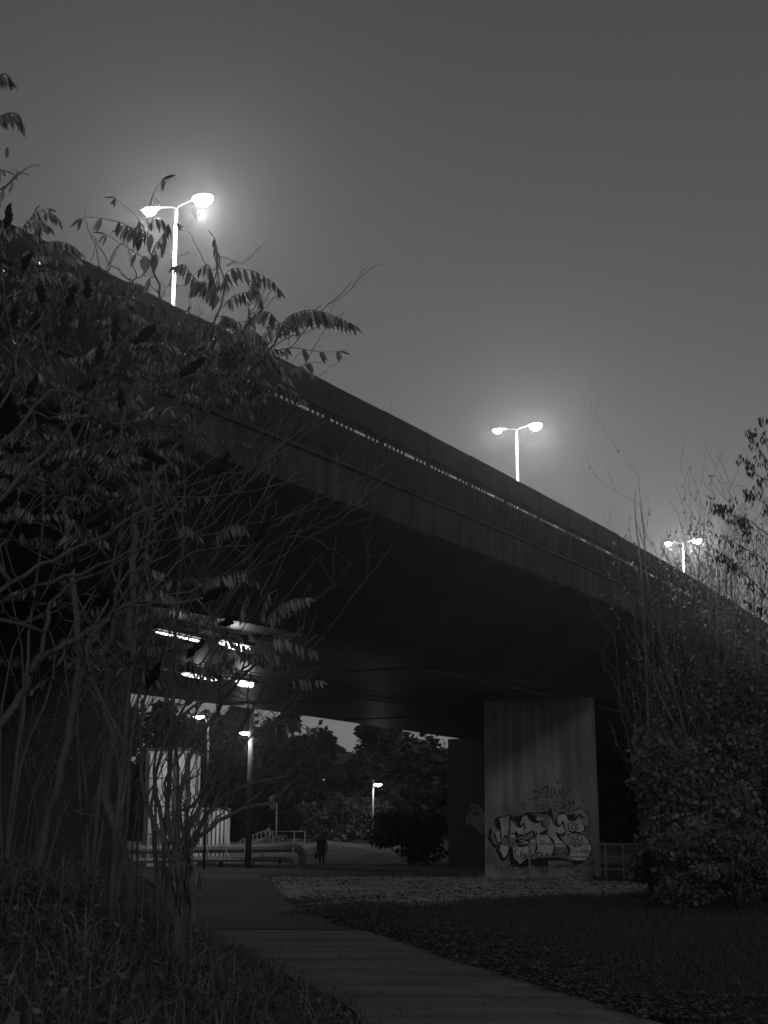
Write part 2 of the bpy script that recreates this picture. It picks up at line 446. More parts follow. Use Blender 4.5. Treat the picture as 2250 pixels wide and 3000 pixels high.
for pts, w in (
    ([(220, 610), (300, 595), (400, 572)], .05), ([(235, 600), (275, 690), (280, 800), (285, 900)], .045),
    ([(400, 575), (383, 660), (385, 760), (370, 850), (380, 950)], .045), ([(205, 800), (225, 870), (265, 925), (300, 870), (345, 825), (370, 880)], .06),
    ([(160, 740), (150, 820), (190, 940), (260, 950), (240, 1000), (260, 1060), (320, 1110), (390, 990), (405, 960)], .09),
    ([(405, 580), (430, 640), (500, 712), (540, 690), (558, 665)], .07), ([(500, 700), (520, 620), (580, 560), (700, 545), (850, 550)], .06),
    ([(555, 660), (570, 740), (580, 810), (670, 765), (672, 850), (560, 870), (500, 865)], .045),
    ([(600, 565), (650, 640), (700, 662), (790, 640), (780, 690), (845, 745), (800, 785), (750, 800), (830, 800), (900, 870), (935, 960), (905, 1090)], .06),
    ([(672, 760), (700, 850), (715, 960), (690, 1040), (640, 1090)], .055), ([(710, 770), (715, 830)], .04),
    ([(860, 520), (870, 600), (870, 690)], .05), ([(880, 510), (910, 620), (960, 700), (1020, 690), (1030, 645), (1065, 780), (1020, 820), (950, 780)], .06),
    ([(950, 780), (1020, 880), (1100, 970), (1110, 1040), (1080, 1085)], .075), ([(960, 690), (955, 600), (1010, 550), (1070, 560), (1110, 640)], .05),
    ([(1180, 640), (1220, 580), (1235, 560), (1270, 640), (1305, 750), (1250, 780), (1150, 790), (1090, 825)], .05),
    ([(1200, 795), (1290, 820), (1360, 900), (1385, 990), (1350, 1080), (1300, 1130), (1200, 1140), (1100, 1100)], .04),
    ([(1150, 540), (1220, 500), (1310, 520), (1360, 600), (1350, 680)], .03), ([(1260, 580), (1300, 610)], .035),
    ([(405, 960), (420, 1060), (470, 1150), (520, 1170), (600, 1120), (700, 1110), (1000, 1105), (1180, 1150), (1290, 1130)], .09),
    ([(390, 790), (560, 820), (480, 830)], .04), ([(460, 770), (480, 850), (500, 940), (640, 930)], .08), ([(455, 880), (520, 900), (610, 880), (640, 930)], .07),
    ([(470, 980), (450, 1040), (500, 1080)], .03), ([(540, 980), (520, 1080), (560, 1050), (600, 1060), (570, 1090), (530, 1110)], .03), ([(640, 980), (635, 1080)], .05),
    ([(830, 1040), (830, 1080)], .03), ([(848, 1040), (848, 1080)], .03), ([(740, 880), (840, 900)], .02), ([(750, 910), (820, 915)], .02),
    ([(120, 830), (160, 900), (210, 960)], .06), ([(250, 1180), (190, 1280)], .02), ([(390, 1100), (420, 1200), (440, 1250)], .04), ([(520, 1280), (600, 1275)], .02), ([(780, 1270), (830, 1270)], .02),
    ([(1310, 700), (1370, 720), (1340, 760), (1380, 800)], .015), ([(950, 1180), (990, 1210), (1010, 1160)], .02), ([(1060, 1200), (1130, 1160), (1110, 1210), (1180, 1170), (1220, 1200)], .02)):
    rb(pts, w)
def ringp(cx, cy, r, w, a0=0, a1=360, ry=None):
    rb([(cx + r * math.cos(math.radians(a)), cy + (ry or r) * math.sin(math.radians(a))) for a in np.linspace(a0, a1, 13)], w)
ringp(1155, 720, 55, .035); ringp(1165, 715, 26, .03); ringp(1135, 715, 62, .02, 90, 290); ringp(1210, 890, 68, .028); ringp(745, 1060, 36, .045)
star = [(1210 + 62 * math.sin(math.radians(144 * i)), 890 - 62 * math.cos(math.radians(144 * i))) for i in range(6)]
for a, b in zip(star, star[1:]): rb([a, ((a[0] + b[0]) / 2, (a[1] + b[1]) / 2), b], .025)
for pts in ([(1070, 570), (1180, 560), (1185, 640), (1130, 645)], [(610, 560), (700, 575), (720, 650), (660, 650)], [(430, 590), (500, 580), (560, 560), (500, 700), (455, 650)],
            [(200, 620), (240, 620), (275, 700), (270, 770), (215, 720)], [(280, 1010), (240, 1000), (250, 1080), (320, 1110)], [(390, 1010), (440, 1100), (500, 1190), (560, 1150), (640, 1110), (850, 1105), (860, 1200), (620, 1190), (540, 1220), (430, 1180), (370, 1070)]):
    poly(ink, pts, o=off * 1.25)
ink.build('graffiti_outline', M['ink'], p1)
tg = MB()
for pts, w in (
    ([(660, 290), (720, 285), (800, 250)], .05), ([(740, 330), (780, 290), (720, 360)], .035), ([(780, 250), (860, 225), (830, 300), (830, 350)], .04), ([(850, 240), (870, 310), (840, 350)], .03),
    ([(890, 250), (900, 330), (935, 310), (930, 240), (890, 250)], .035), ([(980, 260), (1000, 330), (1040, 250)], .035), ([(1020, 260), (1030, 340), (1100, 290), (1140, 240)], .035), ([(960, 160), (980, 200)], .04),
    ([(620, 385), (740, 355), (860, 350), (960, 370)], .03), ([(960, 300), (965, 400)], .03),
    ([(540, 440), (590, 440), (540, 490), (600, 500)], .03), ([(860, 420), (840, 500)], .03), ([(900, 480), (890, 560)], .03), ([(1000, 420), (1060, 440), (1010, 480), (1080, 500)], .03), ([(1110, 390), (1120, 440), (1160, 400), (1170, 450)], .035), ([(880, 400), (960, 420), (1000, 400)], .02),
    ([(180, 570), (200, 510), (280, 485), (350, 500), (395, 560)], .018), ([(130, 620), (200, 575), (330, 565)], .012)):
    ribbon(tg, pts, w * 1.5, o=o2)
for k in range(46):
    cx, cy = random.gauss(960, 150), random.gauss(460, 45)
    a = ru(0, 3.14); L = ru(20, 70); ribbon(tg, [(cx, cy), (cx + L * .5 * math.cos(a) + ru(-12, 12), cy + L * .4 * math.sin(a)), (cx + L * math.cos(a), cy + L * .6 * math.sin(a))], ru(.02, .06), o=off * 1.4)
for k in range(26):
    cx, cy = ru(250, 1250), random.gauss(1215, 28)
    a = ru(-.6, .6); L = ru(30, 110); ribbon(tg, [(cx, cy), (cx + L * .5, cy + ru(-15, 15)), (cx + L * math.cos(a), cy + L * math.sin(a))], ru(.03, .08), o=off * 1.4)
tg.build('graffiti_tag', M['ink2'], p1)
# pale painted figure with an open mouth on the pier behind
p2 = [c for c in bridge.children if c.name.startswith('pier')][1]
def QF(u, v, k=1): return on_plane(u, v, t=73) - DV * (.008 * k)
mb = MB()
for pts in ([(1372, 2378), (1380, 2358), (1398, 2353), (1410, 2370), (1424, 2380), (1430, 2432), (1412, 2444), (1396, 2428), (1376, 2412), (1364, 2418), (1366, 2396)],):
    P = [QF(*p) for p in pts]; b = len(mb.v); mb.v += P; mb.f.append(tuple(range(b, b + len(P))))
mb.build('graffiti_fill', M['paintold'], p2)
mb = MB()
for (cu, cv, a, b_) in ((1379, 2371, 4, 6), (1390, 2366, 4, 5), (1393, 2386, 11, 6)):
    P = [QF(cu + a * math.cos(q * math.pi / 6), cv + b_ * math.sin(q * math.pi / 6), 2) for q in range(12)]; b = len(mb.v); mb.v += P; mb.f.append(tuple(range(b, b + 12)))
mb.build('graffiti_outline', M['ink'], p2)

# ------------------------------------------------------------------ street lamps on the bridge
LAMPG = 'double-armed street lamps along the bridge median'
LPOW = 6800
def point(name, loc, watts, parent, radius=.12, spot=None, dirv=(0, 0, -1)):
    ld = bpy.data.lights.new(name, 'SPOT' if spot else 'POINT'); ld.energy = watts; ld.shadow_soft_size = radius
    if spot: ld.spot_size = math.radians(spot); ld.spot_blend = .9
    o = bpy.data.objects.new(name, ld); C.objects.link(o); o.parent = parent
    o.location = Vector(loc) - WL(parent)
    if spot: o.rotation_euler = Vector(dirv).to_track_quat('-Z', 'Y').to_euler()
    return o
def ellipsoid(mb, c, ax, ay, az, a, b, h, nu=12, nv=8, lo=-90, hi=90):
    n0 = len(mb.v)
    for j in range(nv + 1):
        la = math.radians(lo + (hi - lo) * j / nv)
        for i in range(nu):
            lo_ = 2 * math.pi * i / nu
            mb.v.append(Vector(c) + ax * (a * math.cos(la) * math.cos(lo_)) + ay * (b * math.cos(la) * math.sin(lo_)) + az * (h * math.sin(la)))
    for j in range(nv):
        for i in range(nu):
            p = n0 + j * nu + i; q = n0 + j * nu + (i + 1) % nu
            mb.f.append((p, q, q + nu, p + nu))
def street_lamp(L, t, H, label, powers=(1, .35)):
    z0 = zc(t) - .1
    base = BP(L, t, z0)
    o = thing('street_lamp', base, label, 'street lamp', LAMPG)
    mb = MB(); zt = H
    mb.tube([base, base + Z * (H * .5), base + Z * (zt - .35)], [.07, .06, .045], 10)
    mb.tube([base, base + Z * .5], [.15, .15], 10)
    mb.build('pole', M['metal'], o, True)
    for sg, pw in ((-1, powers[0]), (1, powers[1])):
        mb = MB(); d = NV * sg
        mb.tube(smooth_path([base + Z * (zt - .36), base + Z * (zt - .2) + d * .1, base + Z * (zt - .1) + d * .62]), [.016] * 7, 6)
        mb.build('arm', M['darkmetal'], o, True)
        hc = base + Z * (zt - .1) + d * .98
        tilt = (d + Z * .02).normalized(); up = tilt.cross(DV).normalized()
        if up.z < 0: up = -up
        mb = MB(); ellipsoid(mb, hc, tilt, DV, up, .44, .17, .11, lo=0, hi=90)
        mb.f.append(tuple(range(0, 12))[::-1])
        h = mb.build('lamp_head', M['darkmetal'], o, True)
        mb = MB(); rg = .27 if pw > .5 else .19; ellipsoid(mb, hc - up * .004, tilt, DV, up, rg * 1.15, rg, rg, 14, 10, lo=-90, hi=-2)
        mb.build('lens', E_LENS, h)
        h.children[0].location = (0, 0, 0)
        point('lamp_light', hc - up * .45, LPOW * pw * .6, o, .16)
        point('lamp_light', hc - up * .5, LPOW * pw * .8, o, .16, spot=104)
    return o
street_lamp(23.9, 33.9, 11.75, 'nearest double street lamp, half hidden behind the sumac tops')
street_lamp(23.9, 62.8, 11.75, 'middle double street lamp, standing clear above the barrier against the open sky')
street_lamp(23.9, 93.6, 11.75, 'farthest double street lamp, seen behind the bare twigs on the right')

# strip lamps under the decks
def strip_lamp(L, t0, t1, z, label, pw, rad=.085):
    c = BP(L, (t0 + t1) / 2, z)
    o = thing('strip_lamp', c, label, 'lamp', 'strip lamps hanging under the bridge')
    mb = MB(); mb.box(c + Z * .10, DV, NV, Z, (t1 - t0) / 2 + .05, .14, .045)
    for q in (-.35, .35): mb.box(c + DV * (q * (t1 - t0)) + Z * .2, DV, NV, Z, .03, .03, .1)
    mb.build('housing', M['darkmetal'], o)
    mb = MB(); mb.tube([BP(L, t0 + (t1 - t0) * q / 8, z) for q in range(9)], [rad * (.25 if q in (0, 8) else ru(.85, 1.1)) for q in range(9)], 10); mb.build('tube', E_STRIP, o)
    point('lamp_light', c - Z * .25, pw, o, .1)
strip_lamp(18.1, 25.4, 27.3, zc(26) - 2.66 - .25, 'left of the two upper strip lamps under the near deck', 5, .022)
strip_lamp(18.1, 28.0, 29.3, zc(28) - 2.66 - .25, 'right of the two upper strip lamps under the near deck, glaring through leaves', 20, .085)
strip_lamp(24.05, 35.2, 37.1, zc(36) - 2.5 - .35, 'lower left strip lamp in the gap between the decks', 5, .05)
strip_lamp(24.05, 38.2, 39.2, zc(38) - 2.5 - .35, 'lower right strip lamp in the gap between the decks, the most glaring', 18, .10)

# ------------------------------------------------------------------ things beyond the bridge
def pole_lamp(u, v_l, y, wid, label, arm=(-1, -.35), pw=300, H=None, name='pole_lamp', matn='fascia', cat='street lamp', head=.16):
    b = R(u, 2450, y); b.z = 0
    hl = R(u, v_l, y)
    H = H or hl.z + .4
    o = thing(name, b, label, cat)
    mb = MB(); mb.tube([b, Vector((b.x + .05, b.y, H))], [wid, wid * .75], 10); mb.build('pole', M[matn], o, True)
    e = Vector((b.x + arm[0], b.y + arm[1], hl.z))
    mb = MB(); mb.tube(smooth_path([Vector((b.x, b.y, hl.z - .3)), Vector((b.x + arm[0] * .5, b.y + arm[1] * .5, hl.z + .12)), e + Z * .1]), .035, 6); mb.build('arm', M['darkmetal'], o, True)
    mb = MB(); ellipsoid(mb, e + Z * .06, Vector((1, 0, 0)), Vector((0, 1, 0)), Z, head * 1.8, head, .09, lo=0); mb.f.append(tuple(range(12))[::-1]); mb.build('lamp_head', M['darkmetal'], o, True)
    mb = MB(); ellipsoid(mb, e + Z * .05, Vector((1, 0, 0)), Vector((0, 1, 0)), Z, head * 1.6, head * .85, .13, lo=-90, hi=-5); mb.build('lens', E_LENS, o)
    point('lamp_light', e - Z * .3, pw, o, .12)
    return o
pole_lamp(728, 2150, 76, .17, 'thick pale concrete lamp post beyond the pipes', arm=(-.28, -.4), pw=240, H=9.5)
pole_lamp(600, 2103, 72, .06, 'lamp glaring at the deck edge, left of the concrete lamp post', arm=(-.42, -.4), pw=90, matn='darkmetal')
pole_lamp(1091, 2300, 97, .07, 'small distant street lamp shining between the trees', arm=(.36, -.3), pw=30, matn='metal', head=.17)

# district heating pipes on low supports
pp = thing('heating_pipe', GR(700, 2530), 'pair of clad heating pipes running low above the ground', 'pipe')
yP = 80
mb = MB(); pts = [R(380, 2489, yP - 4), R(600, 2487, yP - 2), R(840, 2485, yP), R(872, 2487, yP + .2), R(884, 2500, yP + .4), R(886, 2535, yP + .6)]
mb.tube(smooth_path(pts, 4), .22, 12); mb.build('upper_pipe', M['pipe'], pp, True)
mb = MB(); pts = [R(380, 2522, yP - 4), R(600, 2519, yP - 2), R(800, 2517, yP), R(850, 2520, yP + .3), R(862, 2540, yP + .4)]
mb.tube(smooth_path(pts, 4), .13, 10); mb.build('lower_pipe', M['pipe'], pp, True)
for u in (470, 560, 650, 740, 820):
    b = R(u, 2500, yP - 1 ); b.z = 0; mb = MB()
    mb.box(b + Z * .25, Vector((1, 0, 0)), Vector((0, 1, 0)), Z, .07, .3, .27); mb.build('support', M['concrete'], pp)

def railing(name, pts, h, rails, label, m, posts=None, r=.022, every=None):
    o = thing(name, pts[0], label, 'railing')
    for k in rails:
        mb = MB(); mb.tube([Vector(p) + Z * k for p in pts], r, 7); mb.build('rail', m, o, True)
    ps = posts or pts
    for p in ps:
        mb = MB(); mb.tube([Vector(p) - Z * .03, Vector(p) + Z * (h + .01)], r * 1.1, 7); mb.build('post', m, o, True)
    return o
def gp_(u, y, z=0): p = R(u, 2450, y); p.z = z; return p
railing('pipe_railing', [gp_(u, 77) for u in (470, 560, 610, 664, 718, 770, 860)], 1.05, (1.05, .55), 'thin dark railing in front of the heating pipes', M['rail'], r=.025)
railing('ramp_railing', [gp_(704, 90, .4), gp_(745, 91, .75), gp_(790, 92, 1.1)], .95, (.95, .5), 'short handrail sloping up behind the heating pipes', M['rail'],
        posts=[gp_(704 + 12.3 * i, 90 + i * .28, .4 + i * .1) for i in range(8)], r=.022)
railing('frame_railing', [gp_(800, 95), gp_(862, 95), gp_(893, 95)], 1.9, (1.9, 1.2), 'tall thin rail frame right of the sloping handrail', M['rail'], r=.022)
# metal railing by the graffiti pier
ry = 53.0
ra = GR(1471, 2583); rb_ = Vector((ra.x + 16.5, ra.y + .6, 0))
def rl(u):
    k = (GR(u, 2583).x - ra.x) / (rb_.x - ra.x); p = ra.lerp(rb_, k); p.z = 0; return p
rr = thing('pipe_railing', rl(1553), 'three-rail metal railing standing in front of the graffiti pier', 'railing')
for k, h in enumerate((1.33, .88, .44)):
    mb = MB(); mb.tube([rl(1471 if k == 0 else 1560) + Z * h, rl(1780) + Z * (h - .01), rl(2300) + Z * (h - .02)], .028, 8); mb.build('rail', M['rail'], rr, True)
for u, hh in ((1553, 1.33), (1778, 1.33), (1830, 1.33), (2020, 1.33), (2230, 1.33)):
    mb = MB(); mb.tube([rl(u) - Z * .1, rl(u) + Z * hh], .035, 8); mb.build('post', M['rail'], rr, True)

# white ribbed container beyond the pipes
b0 = gp_(556, 84); b1 = gp_(660, 84)
ct = thing('container', (b0 + b1) / 2, 'low white ribbed container behind the heating pipes', 'container')
w = (b1 - b0).x; mb = MB(); mb.abox(b0.x, b1.x, 84, 86.4, 0.1, 3.1); mb.build('body', M['white'], ct)
mb = MB()
for i in range(9): mb.box((b0.x + .08 + i * (w - .16) / 8, 83.97, 1.6), Vector((1, 0, 0)), Vector((0, 1, 0)), Z, .035, .03, 1.5)
mb.build('rib', M['darkmetal'], ct)
mb = MB(); mb.abox(b0.x - .04, b1.x + .04, 83.9, 86.5, 3.1, 3.2); mb.build('roof', M['metal'], ct)
b0 = gp_(425, 80); b1 = gp_(548, 80)
sh = thing('shed', (b0 + b1) / 2, 'tall pale shed with louvred base behind the thicket stems', 'building')
mb = MB(); mb.abox(b0.x, b1.x, 80, 85, 0, 6.2); mb.build('wall', M['white'], sh)
mb = MB()
for x in (b0.x + .02, (b0.x + b1.x) / 2 + .4, b1.x - .05): mb.abox(x - .12, x + .12, 79.9, 79.995, 0, 6.1)
mb.build('corner_post', M['concrete'], sh)
mb = MB()
for i in range(12): mb.abox(b0.x + .25, b0.x + .95, 79.93, 79.99, .3 + i * .11, .36 + i * .11)
for z in (1.7, 3.2, 4.7): mb.abox(b0.x + .15, b1.x - .15, 79.94, 79.99, z, z + .05)
mb.build('louvre', M['metal'], sh)
mb = MB(); mb.abox(b0.x - .1, b1.x + .1, 79.8, 85.1, 6.2, 6.35); mb.build('roof', M['darkmetal'], sh)

# round road sign on a thin post
sp = gp_(809, 100)
sg = thing('road_sign', sp, 'round sign seen edge-on atop a thin pale post', 'sign')
top = R(809, 2352, 100).z
mb = MB(); mb.tube([sp, Vector((sp.x, sp.y, top))], .045, 8); mb.build('post', M['metal'], sg, True)
mb = MB(); ellipsoid(mb, (sp.x - .28, sp.y - .08, top + .05), Vector((.55, .83, 0)), Vector((0, 0, 1)), Vector((-.83, .55, 0)), .26, .44, .03); mb.build('sign_face', M['metal'], sg, True)
sg.children[1].data.materials[0] = M['darkmetal']
mb = MB(); mb.tube([Vector((sp.x - .28, sp.y - .1, top + .05)) + Vector((.55, .83, 0)) * (.27 * math.cos(a)) + Z * (.45 * math.sin(a)) for a in np.linspace(0, 2 * math.pi, 25)], .03, 5); mb.build('rim', M['metal'], sg, True)

# parked car far away, seen as a small pale body with one lit lamp
def car(u, y, label, flip=1):
    b = gp_(u, y); o = thing('parked_car', b, label, 'car')
    X = Vector((1, 0, 0)); Y = Vector((0, 1, 0))
    prof = [(-2.1, .35), (-2.15, .75), (-1.3, .92), (-.7, 1.42), (.8, 1.45), (1.6, .98), (2.1, .85), (2.15, .35)]
    mb = MB(); n = len(prof)
    for yy in (-.85, .85):
        for (x, z) in prof: mb.v.append(b + X * x * flip + Y * (yy * (1 if z < 1.2 else .8)) + Z * z)
    mb.f.append(tuple(range(n))); mb.f.append(tuple(range(n, 2 * n))[::-1])
    for i in range(n): mb.f.append((i, (i + 1) % n, n + (i + 1) % n, n + i))
    mb.build('body', M['metal'], o)
    mb = MB(); mb.quad(*[b + X * x * flip - Y * yy + Z * z for x, z, yy in ((-1.15, .97, .862), (-.62, 1.36, .7), (.72, 1.38, .7), (1.35, 1.0, .862))]); mb.build('side_window', M['darkmetal'], o)
    for x in (-1.3, 1.35):
        for yy in (-.82, .82):
            mb = MB(); mb.tube([b + X * x * flip + Y * (yy - .1) + Z * .33, b + X * x * flip + Y * (yy + .1) + Z * .33], .33, 14); mb.build('wheel', M['darkmetal'], o)
    mb = MB(); mb.box(b + X * 2.14 * flip - Y * .6 + Z * .72, X, Y, Z, .04, .17, .07); mb.build('headlight', E_WIN, o)
car(775, 118, 'small pale car parked beyond the sloping handrail', 1)
car(628, 122, 'light car parked far away beyond the lamp post', -1)

# person walking away with a bag
def make_person(loc, label):
    o = thing('person', loc, label, 'person')
    spec = dict(pelvis=(0, 0, .92, .15), waist=(0, 0, 1.08, .14), chest=(0, .02, 1.3, .165), neck=(0, .03, 1.46, .065), head=(0, .05, 1.58, .095), crown=(0, .05, 1.68, .075),
                lsh=(-.19, .02, 1.38, .075), lel=(-.27, -.02, 1.12, .055), lwr=(-.27, .06, .88, .042), lhd=(-.27, .08, .78, .03),
                rsh=(.19, .02, 1.38, .075), rel=(.28, .03, 1.12, .055), rwr=(.30, -.04, .88, .042), rhd=(.30, -.05, .78, .03),
                lkn=(-.11, .10, .5, .085), lan=(-.10, -.02, .1, .055), lto=(-.10, .12, .05, .042),
                rkn=(.11, .02, .5, .085), ran=(.10, -.22, .14, .055), rto=(.10, -.12, .05, .042))
    ks = list(spec); edges = []
    for e in ('pelvis waist;waist chest;chest neck;neck head;head crown;chest lsh;lsh lel;lel lwr;lwr lhd;chest rsh;rsh rel;rel rwr;rwr rhd;pelvis lkn;lkn lan;lan lto;pelvis rkn;rkn ran;ran rto').split(';'):
        a, b = e.split(); edges.append((ks.index(a), ks.index(b)))
    me = bpy.data.meshes.new('body'); me.from_pydata([spec[k][:3] for k in ks], edges, [])
    b = bpy.data.objects.new('body', me); C.objects.link(b); b.parent = o
    sk = b.modifiers.new('skin', 'SKIN'); sd = b.modifiers.new('sub', 'SUBSURF'); sd.levels = 2; sd.render_levels = 2
    for i, k in enumerate(ks):
        me.skin_vertices[0].data[i].radius = (spec[k][3],) * 2
    me.skin_vertices[0].data[0].use_root = True
    me.materials.append(M['cloth'])
    ol = Vector(loc)
    mb = MB(); ellipsoid(mb, ol + Vector((0, .035, 1.63)), Vector((1, 0, 0)), Vector((0, 1, 0)), Z, .115, .125, .13); mb.build('hair', M['hair'], o, True)
    mb = MB(); n0 = 14
    rings = [(.20, 1.42), (.235, 1.3), (.2, 1.1), (.235, .9), (.27, .68)]
    for r, z in rings:
        for k in range(n0):
            a = 2 * math.pi * k / n0; mb.v.append(ol + Vector((r * math.cos(a) , r * .72 * math.sin(a) + .01, z)))
    for j in range(len(rings) - 1):
        for k in range(n0): mb.f.append((j * n0 + k, j * n0 + (k + 1) % n0, (j + 1) * n0 + (k + 1) % n0, (j + 1) * n0 + k))
    mb.build('coat', M['cloth'], o, True)
    return o
pl = gp_(943, 85.5)
make_person((pl.x, pl.y, 0), 'person in dark clothes walking under the bridge with a bag')
bl = Vector((pl.x - .30, pl.y + .05, .36))
bg_ = thing('bag', bl, 'dark shopping bag held low in the left hand of the walker', 'bag')
mb = MB(); mb.box(bl + Z * .15, Vector((1, 0, 0)), Vector((0, 1, 0)), Z, .10, .16, .19); ob = mb.build('bag_body', M['cloth'], bg_)
ob.modifiers.new('b', 'BEVEL').width = .04
mb = MB(); mb.tube(smooth_path([bl + Vector((0, -.09, .33)), bl + Vector((0, -.03, .43)), bl + Vector((0, .03, .43)), bl + Vector((0, .09, .33))]), .012, 5); mb.build('handle', M['cloth'], bg_)

# ------------------------------------------------------------------ foliage tools
def leaflet(mb, base, d, side, ln, w, bend=.25):
    """lance-shaped leaflet: 10 verts folded along the midrib"""
    d = d.normalized(); s = side - d * side.dot(d)
    s = s.normalized() if s.length > 1e-4 else d.orthogonal().normalized()
    nrm = d.cross(s); n0 = len(mb.v)
    for (q, ww) in ((0, .10), (.28, .5), (.62, .42)):
        c = base + d * (ln * q) + nrm * (bend * ln * q * q)
        mb.v += [c + s * (w * ww) + nrm * (w * .18 * ww * 2), c, c - s * (w * ww) + nrm * (w * .18 * ww * 2)]
    mb.v.append(base + d * ln + nrm * (bend * ln))
    for k in (0, 1):
        a = n0 + 3 * k; mb.f += [(a, a + 1, a + 4, a + 3), (a + 1, a + 2, a + 5, a + 4)]
    a = n0 + 6; mb.f += [(a, a + 1, n0 + 9), (a + 1, a + 2, n0 + 9)]
def frond(lm, tm, pts, n, ln, w=None, droop=.85, tipleaf=True, rr=.006):
    P = smooth_path(pts, 4); tm.tube(P, [rr * (1 - .7 * i / len(P)) for i in range(len(P))], 3, False)
    cum = [0]
    for a, b in zip(P, P[1:]): cum.append(cum[-1] + (b - a).length)
    T = cum[-1]; w = w or ln * .25
    def at(s):
        s *= T
        for i in range(len(P) - 1):
            if s <= cum[i + 1]:
                k = (s - cum[i]) / max(1e-6, cum[i + 1] - cum[i]); return P[i].lerp(P[i + 1], k), (P[i + 1] - P[i]).normalized()
        return P[-1], (P[-1] - P[-2]).normalized()
    for k in range(n):
        s = .18 + .80 * k / max(1, n - 1); p, d = at(s)
        sd = d.cross(Z); sd = sd.normalized() if sd.length > .05 else Vector((1, 0, 0))
        sz = ln * (.75 + .35 * math.sin(math.pi * min(1, s * 1.05))) * ru(.85, 1.12)
        for sg_ in (-1, 1):
            if rnd() < .06: continue
            dd = sd * (sg_ * ru(.25, .75) * (1.25 - droop)) + Z * (-droop * ru(.8, 1.1)) + d * ru(.1, .45)
            leaflet(lm, p + d * ru(-.01, .01), dd, d + sd * ru(-.7, .7), sz, w * ru(.85, 1.15), ru(-.1, .3))
    if tipleaf:
        p, d = at(1); leaflet(lm, p, d + Z * -.6, Vector((ru(-1, 1), ru(-1, 1), 0)), ln * .8, w, .2)
def rand_frond(lm, tm, base, az, el, L, n, ln, droop=.85):
    d = Vector((math.cos(az) * math.cos(el), math.sin(az) * math.cos(el), math.sin(el)))
    pts = [base]; p = base.copy()
    for k in range(4):
        p = p + d * (L / 4); pts.append(p.copy()); d = (d + Z * -.28).normalized()
    frond(lm, tm, pts, n, ln, droop=droop)
def nearest(nodes, p, below=True):
    best, bd = None, 1e9
    for q, r in nodes:
        dd = (q - p).length
        if below and q.z > p.z - .1: dd += 1.5
        if dd < bd: best, bd = (q, r), dd
    return best

def c1(x, y): return (x * .663, 450 + y * .663)
def c2(x, y): return (x * .663, 1500 + y * .663)
def cA(x, y): return (x * .3165, 200 + y * .3165)
def cB(x, y): return (480 + x * .3617, 500 + y * .3617)

def gbase(u, y): p = R(u, 2450, y); p.z = gz(p.x, y) - .05; return p
class Tree:
    def __init__(s, name, base, label, cat, group, bark='bark', leafm='leaf'):
        s.o = thing(name, base, label, cat, group); s.base = base
        s.w = MB(); s.l = MB(); s.nodes = []; s.bark, s.leafm = bark, leafm; s.fr = []
    def limb(s, pts, r0, r1, sides=6, wob=None):
        if wob is None: wob = getattr(s, 'wob', .015)
        P = smooth_path(pts, 4)
        P = [p + Vector((ru(-wob, wob), ru(-wob, wob), ru(-wob, wob))) if 0 < i < len(P) - 1 else p for i, p in enumerate(P)]
        n = len(P); rad = [r0 + (r1 - r0) * i / (n - 1) for i in range(n)]
        s.w.tube(P, rad, sides); s.nodes += list(zip(P, rad))
    def img(s, cf, pts, y0, y1, r0, r1, root=False, sides=6):
        P = [R(*cf(*p), y0 + (y1 - y0) * i / (len(pts) - 1)) for i, p in enumerate(pts)]
        if root: P = [s.base] + P
        elif s.nodes:
            q, r = min(s.nodes, key=lambda a: (a[0] - P[0]).length)
            if (q - P[0]).length > .04: P = [q] + P
        s.limb(P, r0, r1, sides)
    def hub(s, p, nf, L, n, ln, droop=.85, rt=.009, spread=1.0):
        if s.nodes:
            q, r = nearest(s.nodes, p)
            mid = q.lerp(p, .5) + Vector((ru(-.1, .1), ru(-.1, .1), ru(-.12, .02)))
            s.limb([q, mid, p], min(r, rt * 1.5), rt * .7, 5)
        a0 = ru(0, 6.28)
        for k in range(nf):
            rand_frond(s.l, s.w, p, a0 + k * 2.4 + ru(-.4, .4), ru(.05, .9) * spread, L * ru(.7, 1.15), n + random.randint(-2, 2), ln * ru(.7, 1.15), ru(.4, 1.05))
    def fruit(s, p, ln=.17, tilt=None):
        d = (tilt or Vector((ru(-.35, .35), ru(-.3, .3), 1))).normalized()
        mb = MB(); q, r = min(s.nodes, key=lambda a: (a[0] - p).length) if s.nodes else (p, 0)
        s.w.tube([q, p], [.006, .005], 4)
        P = [p + d * (ln * k / 7) for k in range(8)]
        rad = [.008, .02, .031, .026, .032, .022, .017, .005]; P = [q_ + Vector((ru(-.008, .008), ru(-.006, .006), 0)) for q_ in P]; ln *= .95
        mb.tube(P, [a * ru(.85, 1.15) * ln / .17 for a in rad], 9)
        for v in mb.v: v += Vector((ru(-.009, .009), ru(-.008, .008), ru(-.01, .01)))
        s.fr.append(mb)
    def done(s):
        s.w.build('trunk', M[s.bark], s.o, True)
        if s.l.v: s.l.build('crown', M[s.leafm], s.o)
        for mb in s.fr: mb.build('fruit_cluster', M['fruit'], s.o, True)

SG = 'sumac shrubs of the thicket on the left bank'
def inpoly(x, y, P):
    c = False; j = len(P) - 1
    for i in range(len(P)):
        if (P[i][1] > y) != (P[j][1] > y) and x < (P[j][0] - P[i][0]) * (y - P[i][1]) / (P[j][1] - P[i][1]) + P[i][0]: c = not c
        j = i
    return c
def scatter(poly_, n):
    xs = [p[0] for p in poly_]; ys = [p[1] for p in poly_]; o = []
    while len(o) < n:
        x, y = ru(min(xs), max(xs)), ru(min(ys), max(ys))
        if inpoly(x, y, poly_) and all(abs(x - a) + abs(y - b) > 45 for a, b in o[-60:]): o.append((x, y))
    return o

